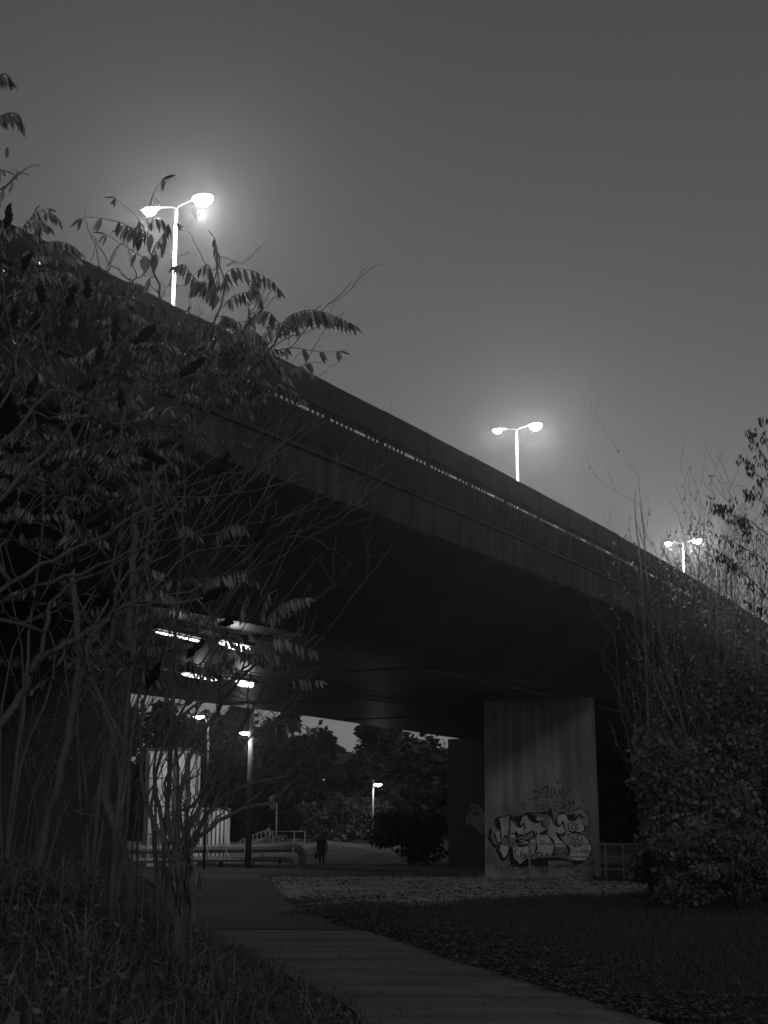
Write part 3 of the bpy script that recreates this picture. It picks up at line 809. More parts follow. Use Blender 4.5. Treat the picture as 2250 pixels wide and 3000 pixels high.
# T1: nearest sumac, out of focus, leaning in from the left edge
t1 = Tree('sumac_tree', Vector((-3.1, 8.6, gz(-3.1, 8.6) - .05)), 'nearest sumac leaning in from the left edge with dark blurred fruit cones', 'tree', SG, 'bark')
t1.img(c2, [(-140, 1400), (-60, 1050), (0, 940), (100, 810), (190, 640), (400, 530), (580, 405), (760, 400), (900, 380)], 8.6, 9.4, .035, .007, True)
t1.img(c2, [(190, 640), (215, 430), (300, 330), (560, 200), (760, 60)], 8.8, 9.3, .018, .006)
t1.img(c2, [(-60, 440), (100, 355), (350, 270), (520, 200), (700, 50), (860, -100)], 8.5, 9.2, .016, .005)
t1.img(c2, [(-60, 370), (180, 240), (440, 110), (620, 0), (740, -60)], 8.4, 9.0, .018, .005)
t1.img(c2, [(400, 540), (620, 380), (850, 180), (1090, 150)], 9.0, 9.6, .012, .004)
t1.img(c2, [(520, 430), (700, 390), (960, 290), (1110, 200)], 9.0, 9.6, .010, .003)
t1.img(c1, [(-60, 1640), (120, 1400), (250, 1270), (380, 1090), (520, 850), (700, 640)], 8.4, 9.0, .018, .004)
t1.img(c1, [(-60, 1420), (130, 1150), (250, 1040), (400, 1080), (620, 1060), (850, 950), (950, 740)], 8.4, 9.2, .014, .004)
t1.img(c1, [(-40, 1200), (60, 1000), (90, 840), (260, 620), (380, 480)], 8.2, 8.6, .012, .003)
t1.img(c1, [(-40, 300), (20, 160), (90, 100), (130, 90)], 7.2, 7.2, .006, .002)
for (x, y) in ((100, 520), (150, 780), (185, 660), (300, 680), (385, 640), (505, 830), (60, 760), (430, 930), (120, 1080), (30, 330), (530, 1130)): t1.fruit(R(*c1(x, y), 8.5), ru(.13, .18))
for (x, y, tx) in ((590, 840, .8), (800, 980, .9), (340, 1050, 1.4), (960, 1420, .3), (730, 1370, -1.2)): t1.fruit(R(*c1(x, y), 9.0), ru(.15, .2), Vector((tx, 0, .7)))
for (x, y, tx) in ((380, 70, 1.6), (500, 380, -1), (900, 390, 1.2), (1130, 130, .4), (970, 500, 1.5), (240, 290, 1), (130, 420, 0), (650, 780, .3), (830, 640, .6)): t1.fruit(R(*c2(x, y), 9.1), ru(.12, .18), Vector((tx, 0, .7)))
for pts, n, ln in (([(-40, 130), (10, 60), (60, 55), (110, 120)], 7, .075), ([(-60, 480), (10, 440), (110, 410), (180, 440), (208, 520)], 11, .085), ([(-90, 820), (0, 940), (40, 940)], 5, .08), ([(-60, 1160), (90, 1060), (190, 960), (300, 900)], 0, .06)):
    frond(t1.l, t1.w, [R(*cA(*p), 6.4) for p in pts], n, ln)
for (x, y) in ((65, 730), (165, 930), (120, 1050), (35, 1140), (-10, 1230)):
    leaflet(t1.l, R(*cA(x, y), 6.6), Vector((ru(-.2, .2), 0, -1)), Vector((1, 0, 0)), .075, .022, .2)
t1.done()

# T3: tall sumac carrying the fronds seen against the sky
t3 = Tree('sumac_tree', gbase(395, 13.0), 'tall sumac whose fronds hang against the sky right of the nearest street lamp', 'tree', SG, 'stembark')
t3.img(c2, [(560, 1560), (470, 1250), (500, 1000), (560, 700), (580, 450), (590, 200), (600, 0)], 12.9, 12.5, .045, .03, True)
t3.img(c1, [(600, 1570), (660, 1470), (725, 1370), (770, 1300), (930, 1130), (1050, 1000), (1130, 930), (1195, 870), (1245, 780)], 12.5, 12.4, .030, .010)
t3.img(c1, [(600, 1570), (575, 1400), (540, 1280), (560, 1100), (640, 950), (720, 850), (740, 700)], 12.6, 12.7, .022, .008)
t3.img(c1, [(560, 1100), (740, 1200), (850, 900), (930, 780), (980, 660), (990, 560), (960, 430)], 12.6, 12.5, .020, .005)
t3.img(cB, [(330, 1940), (470, 1760), (600, 1600), (720, 1500), (830, 1450)], 12.4, 12.4, .012, .007)
t3.img(cA, [(1490, 2500), (1490, 2130), (1440, 1900), (1400, 1700), (1370, 1500), (1367, 1310)], 12.8, 12.7, .014, .003)
t3.img(cA, [(1180, 2200), (1225, 1990), (1330, 1900), (1400, 1790)], 12.6, 12.6, .008, .003)
for pts in ([(965, 1890), (880, 1640), (830, 1500), (790, 1380), (780, 1300)], [(1220, 2000), (1040, 1820), (900, 1620), (840, 1520)], [(990, 1900), (1040, 1720), (1150, 1600), (1290, 1430)], [(980, 1900), (1030, 1800), (1080, 1640)], [(1250, 1930), (1200, 1750), (1165, 1600)], [(850, 1830), (870, 1700), (890, 1600)],
            [(1490, 2120), (1560, 2000), (1620, 1900)], [(1430, 2050), (1370, 1950), (1340, 1900)]):
    t3.img(cA, pts, 12.7, 12.7, .006, .0025, sides=4)
for pts in ([(360, 800), (290, 640), (200, 495)], [(640, 750), (740, 660), (830, 580)], [(60, 740), (210, 655)], [(510, 780), (590, 710)], [(150, 930), (240, 870)], [(1410, 1185), (1450, 1140)], [(910, 1500), (1000, 1460)]):
    t3.img(cB, pts, 12.6, 12.6, .004, .002, sides=4)
for cf, pts, n, ln in (
    (cB, [(930, 1350), (990, 1200), (1150, 1130), (1300, 1150), (1440, 1200), (1535, 1250)], 19, .155),
    (cB, [(930, 1330), (1010, 1200), (1120, 1160), (1260, 1190), (1380, 1210)], 15, .14),
    (cB, [(890, 1460), (1040, 1435), (1160, 1450), (1300, 1470), (1420, 1460)], 4, .14),
    (cB, [(900, 1420), (1000, 1350), (1180, 1300), (1310, 1200), (1400, 1040)], 1, .05),
    (cB, [(500, 1000), (500, 850), (570, 790), (680, 800), (790, 840), (870, 890), (930, 960)], 11, .15),
    (cB, [(460, 1000), (440, 800), (430, 650), (410, 540)], 7, .13), (cB, [(300, 930), (210, 820), (170, 760), (100, 770)], 7, .13),
    (cB, [(480, 1100), (560, 1020), (700, 970), (760, 900)], 10, .12), (cB, [(690, 1280), (695, 1200), (690, 1110)], 6, .09),
    (cB, [(810, 1130), (780, 1000), (720, 900)], 7, .12), (cB, [(500, 1400), (600, 1300), (720, 1290), (820, 1380)], 14, .15),
    (cB, [(940, 1250), (860, 1150), (760, 1150), (690, 1210)], 11, .13), (cB, [(420, 1180), (500, 1180), (580, 1230), (620, 1300)], 9, .13),
    (cB, [(460, 1060), (380, 930), (300, 900), (240, 940)], 10, .17), (cB, [(440, 1000), (380, 800), (350, 760), (300, 790)], 8, .14),
    (cB, [(860, 1350), (880, 1280), (960, 1230), (1050, 1240), (1080, 1280)], 8, .13), (cB, [(940, 1700), (1000, 1600), (1120, 1600), (1200, 1650)], 6, .09),
    (cA, [(1340, 1600), (1180, 1460), (1040, 1410), (850, 1380), (740, 1390)], 4, .16), (cA, [(1340, 1480), (1250, 1360), (1150, 1270), (1060, 1190)], 2, .13),
    (cA, [(1330, 1760), (1150, 1640), (970, 1530)], 2, .15), (cA, [(1375, 1480), (1400, 1430), (1460, 1390), (1520, 1420), (1540, 1500)], 5, .12),
    (cA, [(1400, 1740), (1450, 1620), (1500, 1560), (1560, 1440), (1640, 1430)], 5, .13), (cA, [(1380, 1540), (1300, 1490), (1200, 1470), (1130, 1460)], 6, .15),
    (cA, [(1370, 1330), (1410, 1190), (1440, 1120), (1510, 1020)], 2, .15), (cA, [(1420, 1930), (1380, 1950), (1320, 2060)], 3, .14)):
    frond(t3.l, t3.w, [R(*cf(*p), 12.55) for p in pts], n, ln * 1.0)
for (x, y, w_) in ((1340, 1740, .10), (1430, 1730, .075), (1290, 1540, .07), (1400, 1540, .06), (1520, 1600, .045)):
    leaflet(t3.l, R(*cA(x, y), 12.6), Vector((ru(-.15, .15), 0, -1)), Vector((1, .2, 0)), .19, w_, .1)
for (x, y) in ((1420, 1180), (1410, 1210), (1400, 1260)):
    leaflet(t3.l, R(*cA(x, y), 12.6), Vector((.7, 0, -.9)), Vector((.3, 1, 0)), .15, .03, .05)
leaflet(t3.l, R(*cB(70, 10), 12.6), Vector((.8, 0, -.6)), Vector((.3, 1, .3)), .1, .02, .05)
leaflet(t3.l, R(*cB(1210, 1650), 12.6), Vector((.9, 0, -.4)), Vector((.3, 1, .3)), .11, .02, .05)
leaflet(t3.l, R(*cB(225, 330), 12.6), Vector((.4, 0, -.9)), Vector((.3, 1, .3)), .12, .012, .05)
leaflet(t3.l, R(*cB(292, 335), 12.6), Vector((-.25, 0, -.9)), Vector((.3, 1, .3)), .08, .012, .05)

# T4: left sumac reaching above the barrier
t4 = Tree('sumac_tree', gbase(130, 13.6), 'sumac at the far left whose arched fronds top the bridge barrier', 'tree', SG, 'stembark')
t4.img(c2, [(170, 1540), (240, 1250), (300, 1000), (340, 700), (330, 400), (300, 100), (280, -60)], 13.6, 13.2, .045, .028, True)
t4.img(c1, [(420, 1530), (330, 1300), (260, 1050), (180, 800), (160, 600), (140, 480)], 13.2, 13.0, .026, .008)
t4.img(c1, [(330, 1300), (430, 1050), (450, 800), (470, 650)], 13.2, 13.0, .02, .006)
t4.img(c1, [(260, 1050), (100, 900), (30, 700), (10, 500)], 13.2, 13.0, .018, .006)
for pts, n, ln in (([(200, 1500), (330, 1420), (450, 1340), (530, 1380), (560, 1420)], 9, .12), ([(250, 1700), (400, 1620), (560, 1600), (680, 1650), (740, 1700)], 15, .15),
                   ([(150, 1800), (300, 1650), (500, 1680), (700, 1760)], 17, .17), ([(180, 1900), (400, 1880), (620, 1880), (760, 1980)], 17, .17), ([(900, 2150), (960, 2000), (1060, 1960), (1180, 2020)], 14, .14),
                   ([(250, 1480), (240, 1440), (290, 1380), (330, 1300)], 5, .08), ([(200, 1500), (250, 1420), (380, 1310), (450, 1300)], 6, .11), ([(60, 1560), (100, 1500), (180, 1470), (190, 1500)], 6, .11), ([(0, 1500), (40, 1400), (60, 1380)], 5, .13),
                   ([(300, 1560), (360, 1440), (400, 1430), (460, 1470)], 7, .13)):
    frond(t4.l, t4.w, [R(*cA(*p), 13.0) for p in pts], n, ln)

# T2: fan of bare stems in the middle
t2 = Tree('sumac_tree', gbase(545, 12.2), 'sumac with a fan of bare stems spreading right above the path edge', 'tree', SG, 'stembark')
t2.limb([t2.base, R(*c2(790, 1584), 12.2), R(*c2(780, 1500), 12.2)], .05, .04)
for pts, r0, r1 in (
    ([(790, 1510), (900, 1415), (1040, 1325), (1180, 1285), (1260, 1230), (1330, 1160)], .022, .008), ([(880, 1400), (950, 1290), (1060, 1215), (1200, 1190), (1300, 1130), (1330, 1100)], .02, .007),
    ([(780, 1500), (800, 1250), (850, 1050), (960, 880), (1100, 700), (1280, 560), (1340, 500)], .026, .006), ([(745, 1520), (700, 1300), (690, 1150), (760, 950), (960, 790), (1130, 650), (1240, 600)], .024, .006),
    ([(1000, 1300), (1015, 1180), (1090, 1000), (1180, 940), (1290, 860), (1330, 800)], .014, .004), ([(850, 1300), (960, 1100), (1050, 980), (1200, 720), (1300, 640)], .018, .005), ([(790, 1480), (870, 1330), (950, 1180), (1000, 1060), (1090, 860), (1110, 700)], .02, .006),
    ([(740, 1500), (640, 1250), (620, 1000), (640, 800), (740, 600), (760, 420)], .024, .006), ([(760, 1450), (730, 1200), (830, 1000), (870, 850), (860, 700), (830, 560)], .018, .005), ([(1040, 1325), (1130, 1250), (1180, 1200), (1290, 1150)], .010, .004),
    ([(960, 880), (980, 700), (1000, 560), (960, 430)], .010, .003), ([(960, 880), (1060, 690), (1150, 620), (1330, 610)], .008, .003), ([(1060, 760), (1200, 700), (1280, 700), (1400, 690)], .006, .002), ([(940, 700), (1020, 760), (1130, 860), (1240, 1060)], .006, .003),
    ([(960, 790), (1100, 830), (1190, 860)], .005, .002), ([(1180, 940), (1250, 960), (1320, 940), (1400, 980)], .008, .004)):
    t2.img(c2, pts, 12.2, 12.0 + ru(-.5, .5), r0, r1)
# hand placed hanging fronds by the bright strips
for pts, n, ln in (([(1180, 500), (1220, 430), (1290, 390), (1350, 380)], 13, .12), ([(1060, 480), (1070, 420), (1090, 370)], 9, .11), ([(1150, 470), (1170, 400), (1190, 360)], 7, .11), ([(940, 150), (980, 80), (1060, 60), (1090, 80)], 11, .10), ([(780, 90), (810, 60), (850, 80), (880, 110)], 10, .10),
                   ([(1170, 560), (1260, 560), (1320, 590), (1390, 610)], 10, .12), ([(1270, 740), (1330, 740), (1420, 745)], 6, .09), ([(560, 280), (640, 250), (720, 270)], 10, .12), ([(900, 300), (1000, 280), (1080, 260), (1130, 300)], 12, .12), ([(1010, 560), (1100, 600), (1200, 620), (1270, 660)], 12, .13), ([(620, 360), (700, 340), (770, 380)], 9, .12),
                   ([(1180, 940), (1320, 935), (1400, 975)], 5, .10), ([(790, 1450), (860, 1560), (880, 1600), (890, 1640)], 7, .18), ([(740, 1540), (770, 1640), (800, 1740)], 8, .17), ([(790, 1540), (830, 1650), (850, 1740)], 8, .18)):
    frond(t2.l, t2.w, [R(*c2(*p), 11.9) for p in pts], n, ln, droop=1.0)
for k in range(16):
    u, v = ru(430, 790), ru(1790, 1990)
    q, rr_ = min(t2.nodes, key=lambda a: (a[0] - R(u, v, 12)).length)
    p = R(u, v, 12 + ru(-.3, .3)); t2.limb([q, q.lerp(p, .5) + Z * .04, p], .005, .003, 4); rand_frond(t2.l, t2.w, p, ru(0, 6.28), ru(0, .7), ru(.2, .4), 6, ru(.07, .12), ru(.6, 1.1))
for pts in ([(1180, 150), (1330, 80), (1480, 60), (1650, 30)], [(1330, 80), (1340, 20), (1440, -30)], [(1340, 90), (1400, 20), (1520, -90)], [(1340, 85), (1450, 30), (1600, -50)], [(1180, 150), (1300, 100), (1400, 130), (1560, 230)]):
    t2.img(c2, pts, 11.8, 11.6, .005, .0018, sides=4)
extra = []
for u, y, lab in ((270, 14.6, 'middle sumac of the thicket, dense with leaves below the barrier'), (20, 15.4, 'sumac at the left frame edge rising behind the nearest one'),
                  (480, 15.0, 'slender sumac standing just left of the bare fan of stems'), (330, 12.0, 'front sumac with thin upright stems over the grass bank')):
    t = Tree('sumac_tree', gbase(u, y), lab, 'tree', SG, 'stembark')
    du = ru(20, 70)
    t.limb([t.base, R(u + du * .5, 2200, y), R(u + du, 1850, y), R(u + du * 1.6, 1500, y - .2), R(u + du * 1.6 + ru(-40, 40), 1250, y - .3)], .03, .010)
    for k in range(3):
        t.limb([t.base, R(u + ru(-60, 60), 2250, y), R(u + ru(-80, 160), 1900, y + ru(-.6, .6)), R(u + ru(-80, 240), 1600, y + ru(-.6, .6)), R(u + ru(-60, 330), 1320, y + ru(-.6, .6))], .018, .005)
    extra.append(t)
allT = [t2, t3, t4] + extra
dense = [(0, 780), (150, 850), (300, 920), (420, 930), (600, 930), (700, 960), (760, 1030), (720, 1130), (640, 1260), (560, 1400), (440, 1560), (250, 1620), (0, 1620)]
yr = {id(t2): 12.0, id(t3): 12.7, id(t4): 13.2}
for t in extra: yr[id(t)] = t.base.y
for (u, v) in scatter(dense, 72):
    cand = [t for t in allT if t is not t2 or u > 500]
    cand = [t for t in cand if t is not extra[3] or v > 1200]
    t = min(cand, key=lambda q: min((n_[0] - R(u, v, yr[id(q)])).length for n_ in q.nodes[::3]) + ru(0, .5))
    p = R(u, v, yr[id(t)] + ru(-.5, .9))
    t.hub(p, random.choice((2, 3, 4, 5)), ru(.3, .58), 8, ru(.08, .145), ru(.6, 1.0))
band = [(0, 690), (150, 770), (420, 900), (600, 970), (800, 1060), (830, 1160), (400, 1050), (0, 880)]
for (u, v) in scatter(band, 27):
    t = t4 if u < 330 else t3
    t.hub(R(u, v, yr[id(t)] + ru(-.3, .5)), 5, ru(.4, .6), 10, ru(.12, .16), ru(.4, .9))
low = [(0, 1600), (500, 1580), (640, 1650), (760, 1800), (780, 1950), (640, 2000), (400, 2050), (0, 2050)]
for (u, v) in scatter(low, 34):
    t = min(allT, key=lambda q: min((n_[0] - R(u, v, yr[id(q)])).length for n_ in q.nodes[::3]) + ru(0, .5))
    t.hub(R(u, v, yr[id(t)] + ru(-.6, .6)), random.choice((1, 1, 2, 3)), ru(.25, .42), 6, ru(.09, .13), ru(.8, 1.1), rt=.006)
right_sparse = [(600, 1300), (850, 1180), (1000, 1350), (1000, 1480), (850, 1560), (640, 1560)]
for (u, v) in scatter(right_sparse, 12):
    t3.hub(R(u, v, 12.4 + ru(-.4, .4)), 0, ru(.3, .4), 6, .1, rt=.005)
# thin bare stems and twigs
def stems(t, u0, u1, n, vt=(1500, 2100), lean=(-20, 220), y0=None):
    for k in range(n):
        u = ru(u0, u1); y = (y0 or t.base.y) + ru(-.8, .8); b = gbase(u, y); le = ru(*lean); v1 = ru(*vt)
        v0 = 2560; pts = [t.base - Z * .06, t.base.lerp(b, .5) - Z * .12, b - Z * .03]
        for q in range(1, 5): pts.append(R(u + le * (q / 4) ** 1.8 + ru(-22, 22), v0 + (v1 - v0) * q / 4, y + ru(-.15, .15)))
        r = ru(.004, .012); t.limb(pts, r, r * .35, 5)
        for j in range(random.randint(2, 5)):
            i = random.randint(-12, -2); q, rr_ = t.nodes[i]
            s_ = random.choice((-1, 1)); L = ru(.2, .6)
            t.limb([q, q + Vector((s_ * L * .35, ru(-.2, .2), L * .6)), q + Vector((s_ * L * .55, ru(-.3, .3), L * 1.1))], rr_ * .6, .0022, 4)
stems(t4, 0, 220, 5, (1500, 2150), (60, 480)); stems(extra[0], 100, 380, 5, (1600, 2200), (-160, 480)); stems(extra[1], 0, 160, 4, (1500, 2150), (60, 520)); stems(extra[2], 330, 540, 5, (1800, 2250), (-200, 360)); stems(extra[3], 200, 480, 5, (1850, 2300), (-240, 460)); stems(t3, 330, 480, 2); stems(t2, 470, 600, 6, (1900, 2300), (-60, 420))
def diag(t, ulo, uhi, vlo, vhi, n):
    for k in range(n):
        u, v = ru(ulo, uhi), ru(vlo, vhi); y = yr[id(t)] + ru(-.8, .6); lu, lv = ru(160, 460), ru(-480, -120)
        P0 = R(u, v, y); q, rr_ = min(t.nodes, key=lambda a: (a[0] - P0).length)
        t.limb([q, R(u + lu * .3, v + lv * .2, y), R(u + lu * .65, v + lv * .55 + ru(-25, 25), y + ru(-.3, .3)), R(u + lu, v + lv, y + ru(-.4, .4))], min(rr_, ru(.008, .015)), .003, 5)
        for j in range(3):
            q2, r2 = t.nodes[-random.randint(2, 9)]; L = ru(.15, .5); a = ru(-.3, 1.2)
            t.limb([q2, q2 + Vector((L * a * .5, ru(-.1, .1), L * .5)), q2 + Vector((L * a, ru(-.1, .1), L * .9))], min(r2, .005), .002, 4)
diag(t4, 0, 250, 1200, 2350, 13); diag(extra[0], 100, 400, 1300, 2300, 13); diag(extra[1], 0, 200, 1300, 2400, 9); diag(extra[2], 350, 520, 1700, 2300, 8); diag(extra[3], 120, 480, 1800, 2450, 16); diag(t3, 430, 640, 1150, 1900, 15); diag(t2, 560, 760, 1500, 2100, 9)
# dense thin shoots in front of the pale shed
for k in range(22):
    u = ru(500, 590); v1 = ru(2080, 2380); le = ru(-110, 170); y = 12.2 + ru(-.5, .5)
    q, rr_ = min(t2.nodes, key=lambda a: (a[0] - R(u, 2500, y)).length)
    t2.limb([q, R(u + le * .15, 2430, y), R(u + le * .55 + ru(-12, 12), (2430 + v1) / 2, y), R(u + le, v1, y + ru(-.2, .2))], ru(.006, .012), .003, 5)
# bare thin twigs on the lit side
for k in range(60):
    q, r = random.choice(t2.nodes); L = ru(.15, .5); a = ru(-.5, 1.4)
    t2.limb([q, q + Vector((L * .5 * a, ru(-.1, .1), L * .5)), q + Vector((L * a, ru(-.2, .2), L * ru(.6, 1)))], min(r, .006), .0018, 4)
for t in allT: t.done()

# ------------------------------------------------------------------ right side: leafy bush, twiggy shrubs, ash tree with keys
def clump_crown(mb, c, rx, ry, rz, n, ls, clumps=14, seed=None):
    cs = []
    for k in range(clumps):
        d = Vector((ru(-1, 1), ru(-1, 1), ru(-1, 1)))
        if d.length > 1: d.normalize()
        q = ru(.9, 1.12) if k % 3 == 0 else ru(.5, .8)
        cs.append((c + Vector((d.x * rx * q, d.y * ry * q, d.z * rz * q)), ru(.12, .24) if k % 3 == 0 else ru(.25, .48)))
    for k in range(n):
        cc, cr_ = random.choice(cs)
        d = Vector((random.gauss(0, 1), random.gauss(0, 1), random.gauss(0, 1))).normalized() * (rnd() ** .4)
        p = cc + Vector((d.x * rx * cr_, d.y * ry * cr_, d.z * rz * cr_))
        if p.z < .05: continue
        a = Vector((ru(-1, 1), ru(-1, 1), ru(-1, .3))).normalized(); b = a.orthogonal().normalized()
        b = Matrix.Rotation(ru(0, 6.28), 3, a) @ b
        L = ls * ru(.35, 1.5)
        mb.quad(p, p + a * (L * .5) + b * (L * .32), p + a * L, p + a * (L * .5) - b * (L * .32))
    return cs
def bush(name, base, rx, ry, h, n, ls, label, group=None, leafm='bushleaf', clumps=16, cat='bush', z0=0.0):
    o = thing(name, base, label, cat, group)
    mb = MB(); cs = clump_crown(mb, Vector(base) + Z * (z0 + (h - z0) * .5), rx, ry, (h - z0) * .5, n, ls, clumps)
    tm = MB()
    for c, r in cs:
        q = Vector(base) + Vector((ru(-.04, .04), ru(-.04, .04), -.05))
        tm.tube(smooth_path([q, q.lerp(c, .5) + Vector((ru(-.3, .3), ru(-.3, .3), .1)), c]), [.05 * (1 - .1 * i) * min(1, h / 5) + .004 for i in range(9)], 5)
    tm.build('trunk', M['darkbark'], o, True); mb.build('crown', M[leafm], o)
    return o
RB = 36.0
def rbase(u, y): p = R(u, 2450, y); p.z = gz(p.x, y) - .03; return p
bush('leafy_bush', rbase(2040, RB), 1.95, 1.8, 4.7, 19000, .14, 'big leafy bush hiding the right end of the railing', 'bushes on the right side of the lawn', clumps=30)
bush('leafy_bush', rbase(2235, RB + 1.5), 2.1, 1.9, 7.4, 17000, .15, 'taller leafy bush at the right frame edge behind the big one', 'bushes on the right side of the lawn', clumps=24)
bush('leafy_bush', rbase(2150, RB - 3), 2.2, 1.4, 2.0, 12000, .13, 'low leafy bush spreading onto the lawn at the right', 'bushes on the right side of the lawn', clumps=22)

def twiggy(name, base, top, n, spread, label, group, r0=.05, leaves=0, sides=5, y_sp=1.0, keys=False, leafn='palleaf'):
    t = Tree(name, base, label, 'tree', group, 'twig', leafn); t.wob = .045
    H = (top - base).length
    for k in range(n):
        a = ru(0, 6.28); s_ = ru(.15, 1) * spread
        tip = base.lerp(top, ru(.62, 1.0)) + Vector((math.cos(a) * s_, math.sin(a) * s_ * y_sp, 0))
        m1 = base.lerp(tip, .35) + Vector((ru(-.2, .2), ru(-.2, .2), -.1)); m1 = m1 - (tip - top) * .18
        m2 = base.lerp(tip, .7) + Vector((math.cos(a), math.sin(a) * y_sp, 0)) * (s_ * .12)
        t.limb([base, m1, m2, tip], r0 * ru(.5, 1), .008, sides)
        nd = t.nodes[-11:]
        for j in range(13):
            q, r = random.choice(nd[1:]); L = ru(.4, 1.6) * H / 8; sx = ru(-.9, .9); sy = ru(-.7, .7)
            e = q + Vector((sx * L, sy * L, L * ru(.7, 1.1)))
            t.limb([q, q.lerp(e, .5) + Vector((sx * .08, sy * .08, -.03)), e], r * .5, .005, 4)
            for jj in range(2):
                q2, r2 = random.choice(t.nodes[-6:]); L2 = L * .4
                t.limb([q2, q2 + Vector((ru(-.5, .5) * L2, ru(-.5, .5) * L2, L2))], .006, .004, 4, wob=0)
    for k in range(leaves):
        q, r = random.choice(t.nodes)
        if q.z < base.z + H * .3: continue
        if keys:
            for j in range(random.randint(4, 11)):
                leaflet(t.l, q + Vector((ru(-.1, .1), ru(-.1, .1), ru(-.13, .03))), Vector((ru(-.3, .3), ru(-.3, .3), -1)), Vector((ru(-1, 1), ru(-1, 1), 0)), ru(.08, .14), .04, .1)
        else:
            leaflet(t.l, q, Vector((ru(-.8, .8), ru(-.8, .8), ru(-1, 0))), Vector((ru(-1, 1), ru(-1, 1), 0)), ru(.07, .14), .07, .1)
    t.done(); return t
TG = 'bare twiggy trees on the right'
yT = 37.0
def RT(u, v, y=yT): return R(u, v, y)
twiggy('bare_tree', rbase(2075, yT), RT(2070, 1400), 18, 2.1, 'bare tree with upright twigs in front of the farthest street lamp', TG, .05, 700)
twiggy('bare_tree', rbase(2190, yT + 1), RT(2200, 1500, yT + 1), 22, 2.3, 'bare tree at the right behind the bushes with pale leftover leaves', TG, .05, 1300)
twiggy('bare_tree', rbase(2000, yT + 1.5), RT(1990, 1650, yT + 1.5), 15, 1.7, 'lower bare shrub left of the others with scattered pale leaves', TG, .035, 700)
twiggy('bare_tree', rbase(1900, yT + 3), RT(1880, 1800, yT + 3), 7, .9, 'smallest bare shrub, nearest the graffiti pier', TG, .02, 120)
# one long straight shoot left of the others
t = Tree('sapling', rbase(1905, 38), 'lone straight bare shoot rising left of the bare trees', 'tree', TG, 'twig')
t.limb([t.base, RT(1895, 2000, 38), RT(1880, 1700, 38), RT(1872, 1600, 38), RT(1862, 1520, 38), RT(1862, 1432, 38)], .04, .008)
t.limb([t.nodes[-10][0], RT(1850, 1590, 38), RT(1845, 1550, 38)], .008, .004); t.limb([t.nodes[-14][0], RT(1920, 1690, 38), RT(1945, 1650, 38)], .01, .005)
t.done()
# ash tree with hanging keys
t = Tree('ash_tree', rbase(2560, 30), 'ash tree entering at the right frame edge, hung with bunches of dark keys', 'tree', None, 'twig', 'keys')
def ci(x, y): return (1750 + x * .4296, 1150 + y * .4296)
t.img(ci, [(1900, 3300), (1700, 2500), (1500, 1900), (1330, 1640)], 30, 29, .10, .05, True)
for pts, r in (([(1330, 1640), (1170, 1420), (1060, 1290), (920, 1160), (820, 1080)], .02), ([(1330, 1640), (1250, 1300), (1120, 1130), (1000, 1060), (860, 960)], .02), ([(1420, 1500), (1300, 1100), (1140, 950), (1000, 860), (880, 830), (800, 760), (750, 690)], .018),
              ([(1450, 1400), (1350, 900), (1164, 780), (1060, 700), (1000, 640)], .016), ([(1350, 900), (1230, 650), (1090, 560), (1010, 480), (970, 410)], .014), ([(1400, 1000), (1250, 560), (1150, 460), (1100, 390), (1050, 300), (1050, 230)], .014),
              ([(1300, 800), (1190, 520), (1150, 330), (1130, 170)], .010), ([(1400, 800), (1280, 400), (1230, 200)], .012), ([(1164, 780), (1130, 700), (1040, 470)], .007), ([(1000, 860), (1010, 980), (900, 1010)], .006), ([(1330, 1640), (1200, 1500), (1120, 1450), (1040, 1400)], .010), ([(820, 760), (880, 780), (930, 710)], .005)):
    t.img(ci, pts, 29, 28.5 + ru(-.6, .6), r, .004)
for k in range(150):
    q, r = random.choice(t.nodes[20:])
    if r > .02 : continue
    for j in range(random.randint(4, 12)):
        leaflet(t.l, q + Vector((ru(-.10, .10), ru(-.1, .1), ru(-.14, .02))), Vector((ru(-.3, .3), ru(-.3, .3), -1)), Vector((ru(-1, 1), ru(-1, 1), 0)), ru(.08, .13), .036, .1)
for k in range(120):
    q, r = random.choice(t.nodes[16:]); L = ru(.15, .5)
    t.limb([q, q + Vector((ru(-.5, .2) * L, ru(-.4, .4) * L, L * ru(-.3, .9)))], min(r, .007), .003, 4, wob=0)
t.done()

# ------------------------------------------------------------------ far trees and bushes behind the bridge
def conifer(base, h, r, label):
    o = thing('conifer', base, label, 'tree', 'trees behind the bridge')
    tm = MB(); tm.tube([base, Vector(base) + Z * h], [.2, .03], 6); tm.build('trunk', M['darkbark'], o)
    mb = MB()
    for k in range(2600):
        q = rnd() ** .8; z = h * (.08 + .92 * q); rr_ = r * (1 - q) * (.75 + .25 * math.sin(z * 3.1)) * rnd() ** .35 + .05; a = ru(0, 6.28)
        p = Vector(base) + Vector((math.cos(a) * rr_, math.sin(a) * rr_, z)); d = Vector((math.cos(a), math.sin(a), ru(-.9, -.2))).normalized(); s_ = d.cross(Z).normalized()
        L = ru(.3, .6); mb.quad(p, p + d * L * .5 + s_ * L * .22, p + d * L, p + d * L * .5 - s_ * L * .22)
    mb.build('crown', M['darkleaf'], o)
def far_tree(u, y, vt, w, n, ls, label, leafm='darkleaf', name='broadleaf_tree', z0=.3):
    b = gp_(u, y); h = R(u, vt, y).z
    bush(name, b, w, w, h, n, ls, label, 'trees behind the bridge', leafm, 22, 'tree', z0)
bush('leafy_bush', Vector((gp_(985, 98).x, 100, 1.1)), 3.0, 2.5, 3.4, 7000, .3, 'broad bush with lit leaves behind the walking person', 'bushes beyond the bridge', 'farleaf', 20)
bush('leafy_bush', gp_(1210, 84), 2.9, 2.2, 3.4, 7000, .26, 'dark bush left of the far pier', 'bushes beyond the bridge', 'darkleaf', 18)
